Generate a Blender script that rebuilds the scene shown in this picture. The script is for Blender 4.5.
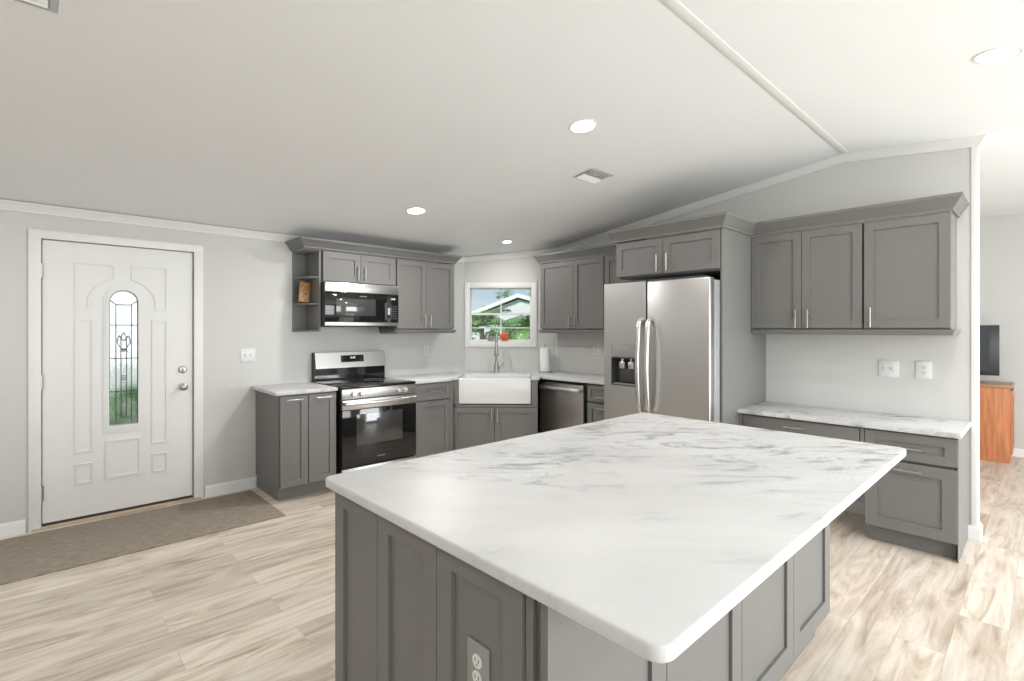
import bpy, bmesh, math, random
from mathutils import Matrix, Vector
random.seed(7)
R = math.radians
PI = math.pi
SC = bpy.context.scene
COL = SC.collection
for o in list(bpy.data.objects):
    bpy.data.objects.remove(o)

# ------------------------------------------------------------------ camera
cam = bpy.data.cameras.new('camera')
cam.sensor_fit = 'HORIZONTAL'
cam.sensor_width = 36.0
cam.lens = 506.5 * 36.0 / 1024.0
cam.shift_y = -(340.5 - 329.65) / 1024.0
cam.clip_start = 0.05
cam.clip_end = 300
cam_o = bpy.data.objects.new('camera', cam)
COL.objects.link(cam_o)
cam_o.location = (0, 0, 1.42)
cam_o.rotation_euler = (R(90), 0, R(-43.31))
SC.camera = cam_o

# ------------------------------------------------------------------ exposure
SC.view_settings.view_transform = 'Standard'
SC.view_settings.look = 'None'
SC.view_settings.gamma = 1.0
SC.view_settings.use_curve_mapping = False
SC.view_settings.exposure = -0.04

# ------------------------------------------------------------------ world
W = bpy.data.worlds.new('sky')
SC.world = W
W.use_nodes = True
nt = W.node_tree
nt.nodes.clear()
w_out = nt.nodes.new('ShaderNodeOutputWorld')
w_bg = nt.nodes.new('ShaderNodeBackground')
w_tc = nt.nodes.new('ShaderNodeTexCoord')
w_sep = nt.nodes.new('ShaderNodeSeparateXYZ')
w_ramp = nt.nodes.new('ShaderNodeValToRGB')
w_noise = nt.nodes.new('ShaderNodeTexNoise')
w_cr = nt.nodes.new('ShaderNodeValToRGB')
w_mix = nt.nodes.new('ShaderNodeMixRGB')
w_map = nt.nodes.new('ShaderNodeMapping')
nt.links.new(w_tc.outputs['Generated'], w_sep.inputs[0])
nt.links.new(w_sep.outputs['Z'], w_ramp.inputs[0])
w_ramp.color_ramp.elements[0].position = 0.0
w_ramp.color_ramp.elements[0].color = (0.62, 0.82, 0.92, 1)
w_ramp.color_ramp.elements[1].position = 0.35
w_ramp.color_ramp.elements[1].color = (0.22, 0.47, 0.78, 1)
w_map.inputs['Scale'].default_value = (2.2, 2.2, 9)
nt.links.new(w_tc.outputs['Generated'], w_map.inputs[0])
nt.links.new(w_map.outputs[0], w_noise.inputs['Vector'])
w_noise.inputs['Scale'].default_value = 2.0
w_noise.inputs['Detail'].default_value = 6
nt.links.new(w_noise.outputs[0], w_cr.inputs[0])
w_cr.color_ramp.elements[0].position = 0.5
w_cr.color_ramp.elements[1].position = 0.72
nt.links.new(w_cr.outputs[0], w_mix.inputs[0])
nt.links.new(w_ramp.outputs[0], w_mix.inputs[1])
w_mix.inputs[2].default_value = (0.9, 0.93, 0.95, 1)
nt.links.new(w_mix.outputs[0], w_bg.inputs[0])
w_bg.inputs[1].default_value = 0.95
nt.links.new(w_bg.outputs[0], w_out.inputs[0])

# ------------------------------------------------------------------ sun and daylight at the windows behind the camera
sun = bpy.data.lights.new('sun', 'SUN')
sun.energy = 6.0
sun.angle = R(1.5)
sun.color = (1.0, 0.96, 0.9)
sun_o = bpy.data.objects.new('sun', sun)
COL.objects.link(sun_o)
sun_o.rotation_euler = Vector((0.85, 0.10, -0.75)).to_track_quat('-Z', 'Y').to_euler()


def area(name, loc, direction, sx, sy, power, color=(1, 1, 1)):
    l = bpy.data.lights.new(name, 'AREA')
    l.shape = 'RECTANGLE'
    l.size, l.size_y = sx, sy
    l.energy = power
    l.color = color
    o = bpy.data.objects.new(name, l)
    COL.objects.link(o)
    o.location = loc
    o.rotation_euler = Vector(direction).to_track_quat('-Z', 'Z').to_euler()
    return o


DAY = (0.96, 0.98, 1.0)
area('daylight_rear_a', (-0.6, -2.8, 1.4), (0, 1, 0.2), 1.6, 1.3, 35, DAY)
area('daylight_rear_b', (2.0, -2.8, 1.25), (0, 1, -0.1), 2.2, 1.9, 112, DAY)
area('daylight_rear_c', (5.0, -2.8, 1.3), (0, 1, -0.55), 2.2, 1.7, 165, DAY)
DOWNLIGHT_W = 9.5

# ------------------------------------------------------------------ helpers: objects


def link(name, data, parent=None):
    o = bpy.data.objects.new(name, data)
    COL.objects.link(o)
    if parent is not None:
        o.parent = parent
    return o


def tag(o, label=None, cat=None, group=None, kind=None):
    if label:
        o['label'] = label
    if cat:
        o['category'] = cat
    if group:
        o['group'] = group
    if kind:
        o['kind'] = kind
    return o


def thing(name, loc, rz, label, cat, group=None, kind=None):
    o = link(name, None)
    o.empty_display_size = 0.1
    o.location = loc
    o.rotation_euler = (0, 0, rz)
    return tag(o, label, cat, group, kind)


class MB:
    """collects shapes in one bmesh and links them as one mesh object"""

    def __init__(self, M=None):
        self.bm = bmesh.new()
        self.M = M or Matrix.Identity(4)

    def _add(self, t, mi, M=None):
        bmesh.ops.recalc_face_normals(t, faces=t.faces)
        if mi:
            for f in t.faces:
                f.material_index = mi
        me = bpy.data.meshes.new('t')
        t.transform(self.M @ (M or Matrix.Identity(4)))
        t.to_mesh(me)
        t.free()
        self.bm.from_mesh(me)
        bpy.data.meshes.remove(me)
        return self

    def box(self, x0, x1, y0, y1, z0, z1, bev=0.0, seg=2, mi=0, M=None):
        t = bmesh.new()
        bmesh.ops.create_cube(t, size=1.0)
        for v in t.verts:
            v.co = ((x0 + x1) / 2 + v.co.x * (x1 - x0), (y0 + y1) / 2 + v.co.y * (y1 - y0), (z0 + z1) / 2 + v.co.z * (z1 - z0))
        if bev:
            bmesh.ops.bevel(t, geom=list(t.edges), offset=bev, segments=seg, affect='EDGES', profile=0.5)
        return self._add(t, mi, M)

    def prism(self, poly, z0, z1, bev=0.0, seg=2, mi=0, M=None):
        """polygon (x, y) extruded along z"""
        t = bmesh.new()
        vs = [t.verts.new((p[0], p[1], z0)) for p in poly]
        f = t.faces.new(vs)
        r = bmesh.ops.extrude_face_region(t, geom=[f])
        bmesh.ops.translate(t, verts=[g for g in r['geom'] if isinstance(g, bmesh.types.BMVert)], vec=(0, 0, z1 - z0))
        bmesh.ops.recalc_face_normals(t, faces=t.faces)
        if bev:
            es = [e for e in t.edges if abs(e.verts[0].co.z - e.verts[1].co.z) < 1e-6]
            bmesh.ops.bevel(t, geom=es, offset=bev, segments=seg, affect='EDGES', profile=0.5)
        return self._add(t, mi, M)

    def ring(self, outer, inner, y0, y1, mi=0, M=None):
        """frame between two outlines with the same number of points, in the xz plane"""
        t = bmesh.new()
        n = len(outer)
        L = []
        for y in (y0, y1):
            L.append([t.verts.new((p[0], y, p[1])) for p in outer])
            L.append([t.verts.new((p[0], y, p[1])) for p in inner])
        for i in range(n):
            j = (i + 1) % n
            t.faces.new((L[0][i], L[0][j], L[1][j], L[1][i]))
            t.faces.new((L[2][i], L[2][j], L[3][j], L[3][i]))
            t.faces.new((L[0][i], L[0][j], L[2][j], L[2][i]))
            t.faces.new((L[1][i], L[1][j], L[3][j], L[3][i]))
        return self._add(t, mi, M)

    def cyl(self, p0, p1, r0, r1=None, n=16, mi=0, M=None):
        r1 = r0 if r1 is None else r1
        t = bmesh.new()
        p0, p1 = Vector(p0), Vector(p1)
        d = p1 - p0
        bmesh.ops.create_cone(t, cap_ends=True, segments=n, radius1=r0, radius2=r1, depth=d.length)
        t.transform(Matrix.Translation((p0 + p1) / 2) @ d.to_track_quat('Z', 'Y').to_matrix().to_4x4())
        return self._add(t, mi, M)

    def lathe(self, prof, n=24, mi=0, M=None):
        """profile of (r, z) turned about the z axis"""
        t = bmesh.new()
        rings = []
        for r, z in prof:
            if r < 1e-6:
                rings.append([t.verts.new((0, 0, z))])
            else:
                rings.append([t.verts.new((r * math.cos(2 * PI * k / n), r * math.sin(2 * PI * k / n), z)) for k in range(n)])
        for a, b in zip(rings, rings[1:]):
            for k in range(n):
                k2 = (k + 1) % n
                if len(a) == 1 and len(b) == 1:
                    continue
                if len(a) == 1:
                    t.faces.new((a[0], b[k], b[k2]))
                elif len(b) == 1:
                    t.faces.new((a[k], a[k2], b[0]))
                else:
                    t.faces.new((a[k], a[k2], b[k2], b[k]))
        return self._add(t, mi, M)

    def tube(self, pts, rad, n=10, mi=0, M=None, flat=1.0):
        t = bmesh.new()
        P = [Vector(p) for p in pts]
        rings = []
        up = Vector((0, 0, 1))
        for i, p in enumerate(P):
            d = (P[min(i + 1, len(P) - 1)] - P[max(i - 1, 0)]).normalized()
            a = d.cross(up)
            if a.length < 1e-3:
                a = d.cross(Vector((1, 0, 0)))
            a.normalize()
            b = d.cross(a).normalized()
            up = -b if (-b).dot(up) > 0 else b
            r = rad[i] if isinstance(rad, (list, tuple)) else rad
            rings.append([t.verts.new(p + a * (r * math.cos(2 * PI * k / n)) + b * (r * flat * math.sin(2 * PI * k / n))) for k in range(n)])
        for A, B in zip(rings, rings[1:]):
            for k in range(n):
                t.faces.new((A[k], A[(k + 1) % n], B[(k + 1) % n], B[k]))
        t.faces.new(rings[0])
        t.faces.new(rings[-1][::-1])
        return self._add(t, mi, M)

    def sweep(self, prof, path, normals, mi=0, M=None):
        """profile (out, up) along 3-d path; normals are plan directions already mitred"""
        t = bmesh.new()
        rings = []
        for p, nrm in zip(path, normals):
            rings.append([t.verts.new((p[0] + nrm[0] * a, p[1] + nrm[1] * a, p[2] + b)) for a, b in prof])
        m = len(prof)
        for A, B in zip(rings, rings[1:]):
            for k in range(m):
                t.faces.new((A[k], A[(k + 1) % m], B[(k + 1) % m], B[k]))
        t.faces.new(rings[0])
        t.faces.new(rings[-1][::-1])
        return self._add(t, mi, M)

    def quad(self, pts, mi=0, M=None):
        t = bmesh.new()
        t.faces.new([t.verts.new(p) for p in pts])
        return self._add(t, mi, M)

    def build(self, name, mats, parent=None, loc=None, rz=None, smooth=True):
        me = bpy.data.meshes.new(name)
        self.bm.to_mesh(me)
        self.bm.free()
        for m in (mats if isinstance(mats, (list, tuple)) else [mats]):
            me.materials.append(m)
        if smooth and len(me.polygons):
            me.polygons.foreach_set('use_smooth', [True] * len(me.polygons))
            me.set_sharp_from_angle(angle=R(32))
        o = link(name, me, parent)
        if loc is not None:
            o.location = loc
        if rz is not None:
            o.rotation_euler = (0, 0, rz)
        return o


def plan_normals(path, side):
    """mitred outward plan normals along a polyline; side +1 is to the left of travel"""
    out = []
    ns = []
    for a, b in zip(path, path[1:]):
        dx, dy = b[0] - a[0], b[1] - a[1]
        l = math.hypot(dx, dy)
        ns.append((-dy / l * side, dx / l * side))
    for i in range(len(path)):
        n1 = ns[max(i - 1, 0)]
        n2 = ns[min(i, len(ns) - 1)]
        k = 1 + n1[0] * n2[0] + n1[1] * n2[1]
        out.append(((n1[0] + n2[0]) / k, (n1[1] + n2[1]) / k))
    return out


def round_rect(x0, x1, y0, y1, r, n=6):
    pts = []
    for cx, cy, a0 in ((x1 - r, y1 - r, 0), (x0 + r, y1 - r, 90), (x0 + r, y0 + r, 180), (x1 - r, y0 + r, 270)):
        for k in range(n + 1):
            a = R(a0 + 90 * k / n)
            pts.append((cx + r * math.cos(a), cy + r * math.sin(a)))
    return pts


def inset(poly, d):
    """shrink a counter-clockwise outline by d"""
    n = len(poly)
    out = []
    for i in range(n):
        a, b, c = poly[i - 1], poly[i], poly[(i + 1) % n]
        e1 = Vector((b[0] - a[0], b[1] - a[1])).normalized()
        e2 = Vector((c[0] - b[0], c[1] - b[1])).normalized()
        n1, n2 = Vector((-e1.y, e1.x)), Vector((-e2.y, e2.x))
        k = max(1 + n1.dot(n2), 0.3)
        m = (n1 + n2) / k
        out.append((b[0] + m.x * d, b[1] + m.y * d))
    return out


# ------------------------------------------------------------------ helpers: materials


def mat(name, col, rough=0.5, metal=0.0, spec=0.5, emit=None, estr=0.0, coat=0.0):
    m = bpy.data.materials.new(name)
    m.use_nodes = True
    b = m.node_tree.nodes['Principled BSDF']
    b.inputs['Base Color'].default_value = (*col, 1)
    b.inputs['Roughness'].default_value = rough
    b.inputs['Metallic'].default_value = metal
    b.inputs['Specular IOR Level'].default_value = spec
    b.inputs['Coat Weight'].default_value = coat
    if emit:
        b.inputs['Emission Color'].default_value = (*emit, 1)
        b.inputs['Emission Strength'].default_value = estr
    return m


def nodes(m):
    return m.node_tree.nodes, m.node_tree.links, m.node_tree.nodes['Principled BSDF']


def add_noise_tint(m, scale, amount, stretch=(1, 1, 1), detail=4, bump=0.0, bump_scale=None):
    """slight procedural tint of the base colour, and a fine bump"""
    N, L, b = nodes(m)
    tc = N.new('ShaderNodeTexCoord')
    mp = N.new('ShaderNodeMapping')
    mp.inputs['Scale'].default_value = stretch
    nz = N.new('ShaderNodeTexNoise')
    nz.inputs['Scale'].default_value = scale
    nz.inputs['Detail'].default_value = detail
    L.new(tc.outputs['Object'], mp.inputs[0])
    L.new(mp.outputs[0], nz.inputs['Vector'])
    col = b.inputs['Base Color'].default_value[:]
    rp = N.new('ShaderNodeValToRGB')
    rp.color_ramp.elements[0].position = 0.3
    rp.color_ramp.elements[1].position = 0.7
    rp.color_ramp.elements[0].color = tuple(c * (1 - amount) for c in col[:3]) + (1,)
    rp.color_ramp.elements[1].color = tuple(min(1, c * (1 + amount)) for c in col[:3]) + (1,)
    L.new(nz.outputs[0], rp.inputs[0])
    L.new(rp.outputs[0], b.inputs['Base Color'])
    if bump:
        bp = N.new('ShaderNodeBump')
        bp.inputs['Strength'].default_value = bump
        bp.inputs['Distance'].default_value = 0.002
        n2 = N.new('ShaderNodeTexNoise')
        n2.inputs['Scale'].default_value = bump_scale or scale * 10
        L.new(mp.outputs[0], n2.inputs['Vector'])
        L.new(n2.outputs[0], bp.inputs['Height'])
        L.new(bp.outputs[0], b.inputs['Normal'])
    return m


M_WALL = add_noise_tint(mat('wall_paint', (0.63, 0.63, 0.61), 0.85, spec=0.2), 3, 0.012, bump=0.04, bump_scale=180)
M_CEIL = add_noise_tint(mat('ceiling_paint', (0.86, 0.87, 0.88), 0.9, spec=0.15), 2, 0.01, bump=0.05, bump_scale=120)
M_TRIM = add_noise_tint(mat('trim_paint', (0.80, 0.80, 0.78), 0.45, spec=0.4), 6, 0.01)
M_DOORPAINT = add_noise_tint(mat('door_paint', (0.78, 0.78, 0.77), 0.45, spec=0.4), 5, 0.01)
M_CAB = add_noise_tint(mat('grey_cabinet_paint', (0.185, 0.182, 0.173), 0.45, spec=0.35), 30, 0.012, (1, 1, 0.15))
M_CABIN = add_noise_tint(mat('cabinet_inside', (0.15, 0.148, 0.14), 0.6), 30, 0.03)
M_NICKEL = add_noise_tint(mat('brushed_nickel', (0.45, 0.437, 0.415), 0.38, 1.0), 40, 0.03)
M_BLACK = add_noise_tint(mat('black_enamel', (0.012, 0.012, 0.012), 0.35), 20, 0.1)
M_BLACKGLASS = add_noise_tint(mat('black_glass', (0.008, 0.008, 0.008), 0.06, spec=0.6), 10, 0.1)
M_WINDOWGLASS = add_noise_tint(mat('oven_window_glass', (0.05, 0.05, 0.05), 0.08, spec=0.8), 10, 0.1)
M_DARKGREY = add_noise_tint(mat('dark_grey_plastic', (0.05, 0.05, 0.052), 0.45), 20, 0.08)
M_MIDGREY = add_noise_tint(mat('grey_plastic', (0.27, 0.27, 0.27), 0.4), 20, 0.05)
M_PORCELAIN = add_noise_tint(mat('white_porcelain', (0.74, 0.74, 0.735), 0.15, spec=0.5), 4, 0.01)
M_PLATE = add_noise_tint(mat('white_plastic', (0.74, 0.74, 0.73), 0.35), 8, 0.01)
M_PLATE2 = add_noise_tint(mat('white_toggle_plastic', (0.68, 0.68, 0.67), 0.3), 8, 0.01)
M_GREYPLATE = add_noise_tint(mat('grey_wall_plate', (0.30, 0.295, 0.28), 0.4), 8, 0.02)
M_SLOT = mat('dark_slot', (0.16, 0.16, 0.16), 0.6)
M_PAPER = add_noise_tint(mat('white_paper_towel', (0.85, 0.85, 0.84), 0.9), 60, 0.02, bump=0.15, bump_scale=200)
M_WOOD = add_noise_tint(mat('orange_oak', (0.52, 0.20, 0.085), 0.35), 6, 0.22, (6, 6, 0.6), 6)
M_WOODEDGE = add_noise_tint(mat('oak_top', (0.40, 0.22, 0.13), 0.35), 6, 0.15, (0.6, 6, 6), 6)
M_SCREEN = add_noise_tint(mat('television_screen', (0.035, 0.042, 0.05), 0.18, spec=0.8), 2, 0.05)
M_LENS = mat('lamp_lens', (0.9, 0.9, 0.9), 0.5, emit=(1, 0.985, 0.95), estr=14.0)
M_DIGIT = mat('display_digits', (0.9, 0.9, 0.9), 0.5, emit=(0.9, 0.95, 1.0), estr=1.2)
M_MARK = mat('printed_mark', (0.45, 0.45, 0.45), 0.4)
M_ORANGE = add_noise_tint(mat('orange_glazed_pot', (0.75, 0.15, 0.03), 0.35), 10, 0.1)
M_GREYPOT = add_noise_tint(mat('grey_pot', (0.34, 0.36, 0.34), 0.6), 14, 0.15)
M_LEAF = add_noise_tint(mat('leaf_green', (0.07, 0.19, 0.03), 0.5), 3, 0.4)
M_PALM = add_noise_tint(mat('palm_frond_green', (0.10, 0.26, 0.045), 0.5), 1.2, 0.45)
M_TRUNK = add_noise_tint(mat('palm_trunk', (0.26, 0.2, 0.13), 0.9), 5, 0.3, (1, 1, 6))
M_LAWN = add_noise_tint(mat('lawn_grass', (0.12, 0.25, 0.05), 0.9), 0.6, 0.35)
M_HOUSEW = add_noise_tint(mat('house_siding', (0.66, 0.67, 0.70), 0.8), 1, 0.02)
M_HOUSER = add_noise_tint(mat('house_roof', (0.82, 0.82, 0.80), 0.6), 1, 0.03)
M_HOUSED = add_noise_tint(mat('house_door_paint', (0.35, 0.24, 0.28), 0.6), 2, 0.05)
M_FENCE = add_noise_tint(mat('fence_paint', (0.50, 0.52, 0.525), 0.6), 1, 0.03)
M_CONCRETE = add_noise_tint(mat('pale_concrete', (0.55, 0.53, 0.50), 0.9), 1.5, 0.08)


def steel(name, col, rough, axis):
    """brushed stainless steel; axis is the brushing direction in object space"""
    m = mat(name, col, rough, 1.0)
    N, L, b = nodes(m)
    tc = N.new('ShaderNodeTexCoord')
    mp = N.new('ShaderNodeMapping')
    s = [220, 220, 220]
    s[axis] = 2
    mp.inputs['Scale'].default_value = s
    nz = N.new('ShaderNodeTexNoise')
    nz.inputs['Scale'].default_value = 1.0
    nz.inputs['Detail'].default_value = 3
    L.new(tc.outputs['Object'], mp.inputs[0])
    L.new(mp.outputs[0], nz.inputs['Vector'])
    mr = N.new('ShaderNodeMapRange')
    mr.inputs[3].default_value = rough - 0.06
    mr.inputs[4].default_value = rough + 0.08
    L.new(nz.outputs[0], mr.inputs[0])
    L.new(mr.outputs[0], b.inputs['Roughness'])
    bp = N.new('ShaderNodeBump')
    bp.inputs['Strength'].default_value = 0.06
    bp.inputs['Distance'].default_value = 0.001
    L.new(nz.outputs[0], bp.inputs['Height'])
    L.new(bp.outputs[0], b.inputs['Normal'])
    return m


M_STEEL = steel('stainless_steel', (0.52, 0.51, 0.497), 0.36, 0)
M_STEELDW = steel('dark_stainless_steel', (0.46, 0.43, 0.41), 0.34, 2)
M_CHROME = steel('polished_steel', (0.66, 0.65, 0.64), 0.28, 2)


def thin_glass(name, tint, refl=0.06, rough=0.0):
    m = bpy.data.materials.new(name)
    m.use_nodes = True
    N, L = m.node_tree.nodes, m.node_tree.links
    N.clear()
    out = N.new('ShaderNodeOutputMaterial')
    tr = N.new('ShaderNodeBsdfTransparent')
    tr.inputs[0].default_value = (*tint, 1)
    gl = N.new('ShaderNodeBsdfGlossy')
    gl.inputs['Roughness'].default_value = rough
    mx = N.new('ShaderNodeMixShader')
    mx.inputs[0].default_value = refl
    L.new(tr.outputs[0], mx.inputs[1])
    L.new(gl.outputs[0], mx.inputs[2])
    L.new(mx.outputs[0], out.inputs[0])
    return m


M_GLASS = thin_glass('clear_window_glass', (0.98, 0.99, 0.99))


def art_glass():
    """rippled privacy glass of the entry door: see-through but blurred"""
    m = bpy.data.materials.new('rippled_art_glass')
    m.use_nodes = True
    N, L = m.node_tree.nodes, m.node_tree.links
    N.clear()
    out = N.new('ShaderNodeOutputMaterial')
    rf = N.new('ShaderNodeBsdfRefraction')
    rf.inputs['IOR'].default_value = 1.12
    rf.inputs['Roughness'].default_value = 0.25
    rf.inputs['Color'].default_value = (1.0, 1.0, 1.0, 1)
    tr = N.new('ShaderNodeBsdfTransparent')
    gl = N.new('ShaderNodeBsdfGlossy')
    gl.inputs['Roughness'].default_value = 0.1
    nz = N.new('ShaderNodeTexNoise')
    nz.inputs['Scale'].default_value = 45
    tc = N.new('ShaderNodeTexCoord')
    L.new(tc.outputs['Object'], nz.inputs['Vector'])
    bp = N.new('ShaderNodeBump')
    bp.inputs['Strength'].default_value = 0.5
    bp.inputs['Distance'].default_value = 0.01
    L.new(nz.outputs[0], bp.inputs['Height'])
    L.new(bp.outputs[0], rf.inputs['Normal'])
    m1 = N.new('ShaderNodeMixShader')
    m1.inputs[0].default_value = 0.3
    L.new(rf.outputs[0], m1.inputs[1])
    L.new(tr.outputs[0], m1.inputs[2])
    m2 = N.new('ShaderNodeMixShader')
    m2.inputs[0].default_value = 0.05
    L.new(m1.outputs[0], m2.inputs[1])
    L.new(gl.outputs[0], m2.inputs[2])
    L.new(m2.outputs[0], out.inputs[0])
    return m


M_ARTGLASS = art_glass()


def marble(name, angle, dark=1.0, shift=(0, 0, 0), rise=0.0, mid=0.0):
    """white stone with grey wisps drawn out along one direction"""
    m = mat(name, (0.8, 0.8, 0.8), 0.42, spec=0.3)
    N, L, b = nodes(m)
    tc = N.new('ShaderNodeTexCoord')
    mp = N.new('ShaderNodeMapping')
    mr_ = N.new('ShaderNodeMapping')
    mr_.inputs['Rotation'].default_value = (0, 0, angle)
    L.new(tc.outputs['Object'], mr_.inputs[0])
    mp.inputs['Scale'].default_value = (1.7, 4.6, 2.0)
    mp.inputs['Location'].default_value = shift
    L.new(mr_.outputs[0], mp.inputs[0])
    mp0 = N.new('ShaderNodeMapping')
    mp0.inputs['Scale'].default_value = (1, 1, 1)
    L.new(tc.outputs['Object'], mp0.inputs[0])

    def noise(src, scale, detail, rough=0.55, dist=0.0):
        n = N.new('ShaderNodeTexNoise')
        n.inputs['Scale'].default_value = scale
        n.inputs['Detail'].default_value = detail
        n.inputs['Roughness'].default_value = rough
        n.inputs['Distortion'].default_value = dist
        L.new(src.outputs[0], n.inputs['Vector'])
        return n

    def ramp(src, stops):
        r = N.new('ShaderNodeValToRGB')
        e = r.color_ramp.elements
        e[0].position, e[0].color = stops[0][0], (stops[0][1],) * 3 + (1,)
        e[1].position, e[1].color = stops[-1][0], (stops[-1][1],) * 3 + (1,)
        for p, c in stops[1:-1]:
            k = e.new(p)
            k.color = (c,) * 3 + (1,)
        L.new(src.outputs[0], r.inputs[0])
        return r

    def math2(op, a, bb):
        n = N.new('ShaderNodeMath')
        n.operation = op
        for i, s in enumerate((a, bb)):
            if isinstance(s, (int, float)):
                n.inputs[i].default_value = s
            else:
                L.new(s.outputs[0], n.inputs[i])
        return n

    wisps = ramp(noise(mp, 1.9, 10, 0.66, 1.6), [(0.52, 0), (0.60, 0.5), (0.69, 1)])
    fine = ramp(noise(mp, 3.2, 10, 0.65, 2.2), [(0.48, 0), (0.5, 1), (0.52, 0)])
    sx_ = N.new('ShaderNodeSeparateXYZ')
    L.new(tc.outputs['Object'], sx_.inputs[0])
    gx = N.new('ShaderNodeMath')
    gx.operation = 'MULTIPLY_ADD'
    gx.inputs[1].default_value = rise
    gx.inputs[2].default_value = -rise * mid
    L.new(sx_.outputs[0], gx.inputs[0])
    place = ramp(math2('ADD', noise(mp0, 1.6, 3, 0.5), gx), [(0.40, 0.04), (0.60, 1)])
    cloud = ramp(noise(mp, 0.9, 5, 0.5, 0.6), [(0.35, 0), (0.7, 1)])
    v = math2('MULTIPLY', wisps, place)
    v = math2('MULTIPLY', v, 0.85 * dark)
    fv = math2('MULTIPLY', fine, place)
    fv = math2('MULTIPLY', fv, 0.28 * dark)
    cl = math2('MULTIPLY', cloud, 0.16)
    tot = math2('ADD', math2('ADD', v, fv), cl)
    mx = N.new('ShaderNodeMixRGB')
    mx.inputs[1].default_value = (0.68, 0.68, 0.675, 1)
    mx.inputs[2].default_value = (0.11, 0.11, 0.12, 1)
    cp = N.new('ShaderNodeClamp')
    L.new(tot.outputs[0], cp.inputs[0])
    L.new(cp.outputs[0], mx.inputs[0])
    L.new(mx.outputs[0], b.inputs['Base Color'])
    return m


M_MARBLE = marble('white_marble_island', R(43), 1.0, (0.6, 0.3, 0), 0.10, 1.45)
M_MARBLE2 = marble('white_marble_desk', R(70), 1.3)
M_MARBLE3 = marble('white_marble_counter', R(20), 0.8)


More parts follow.
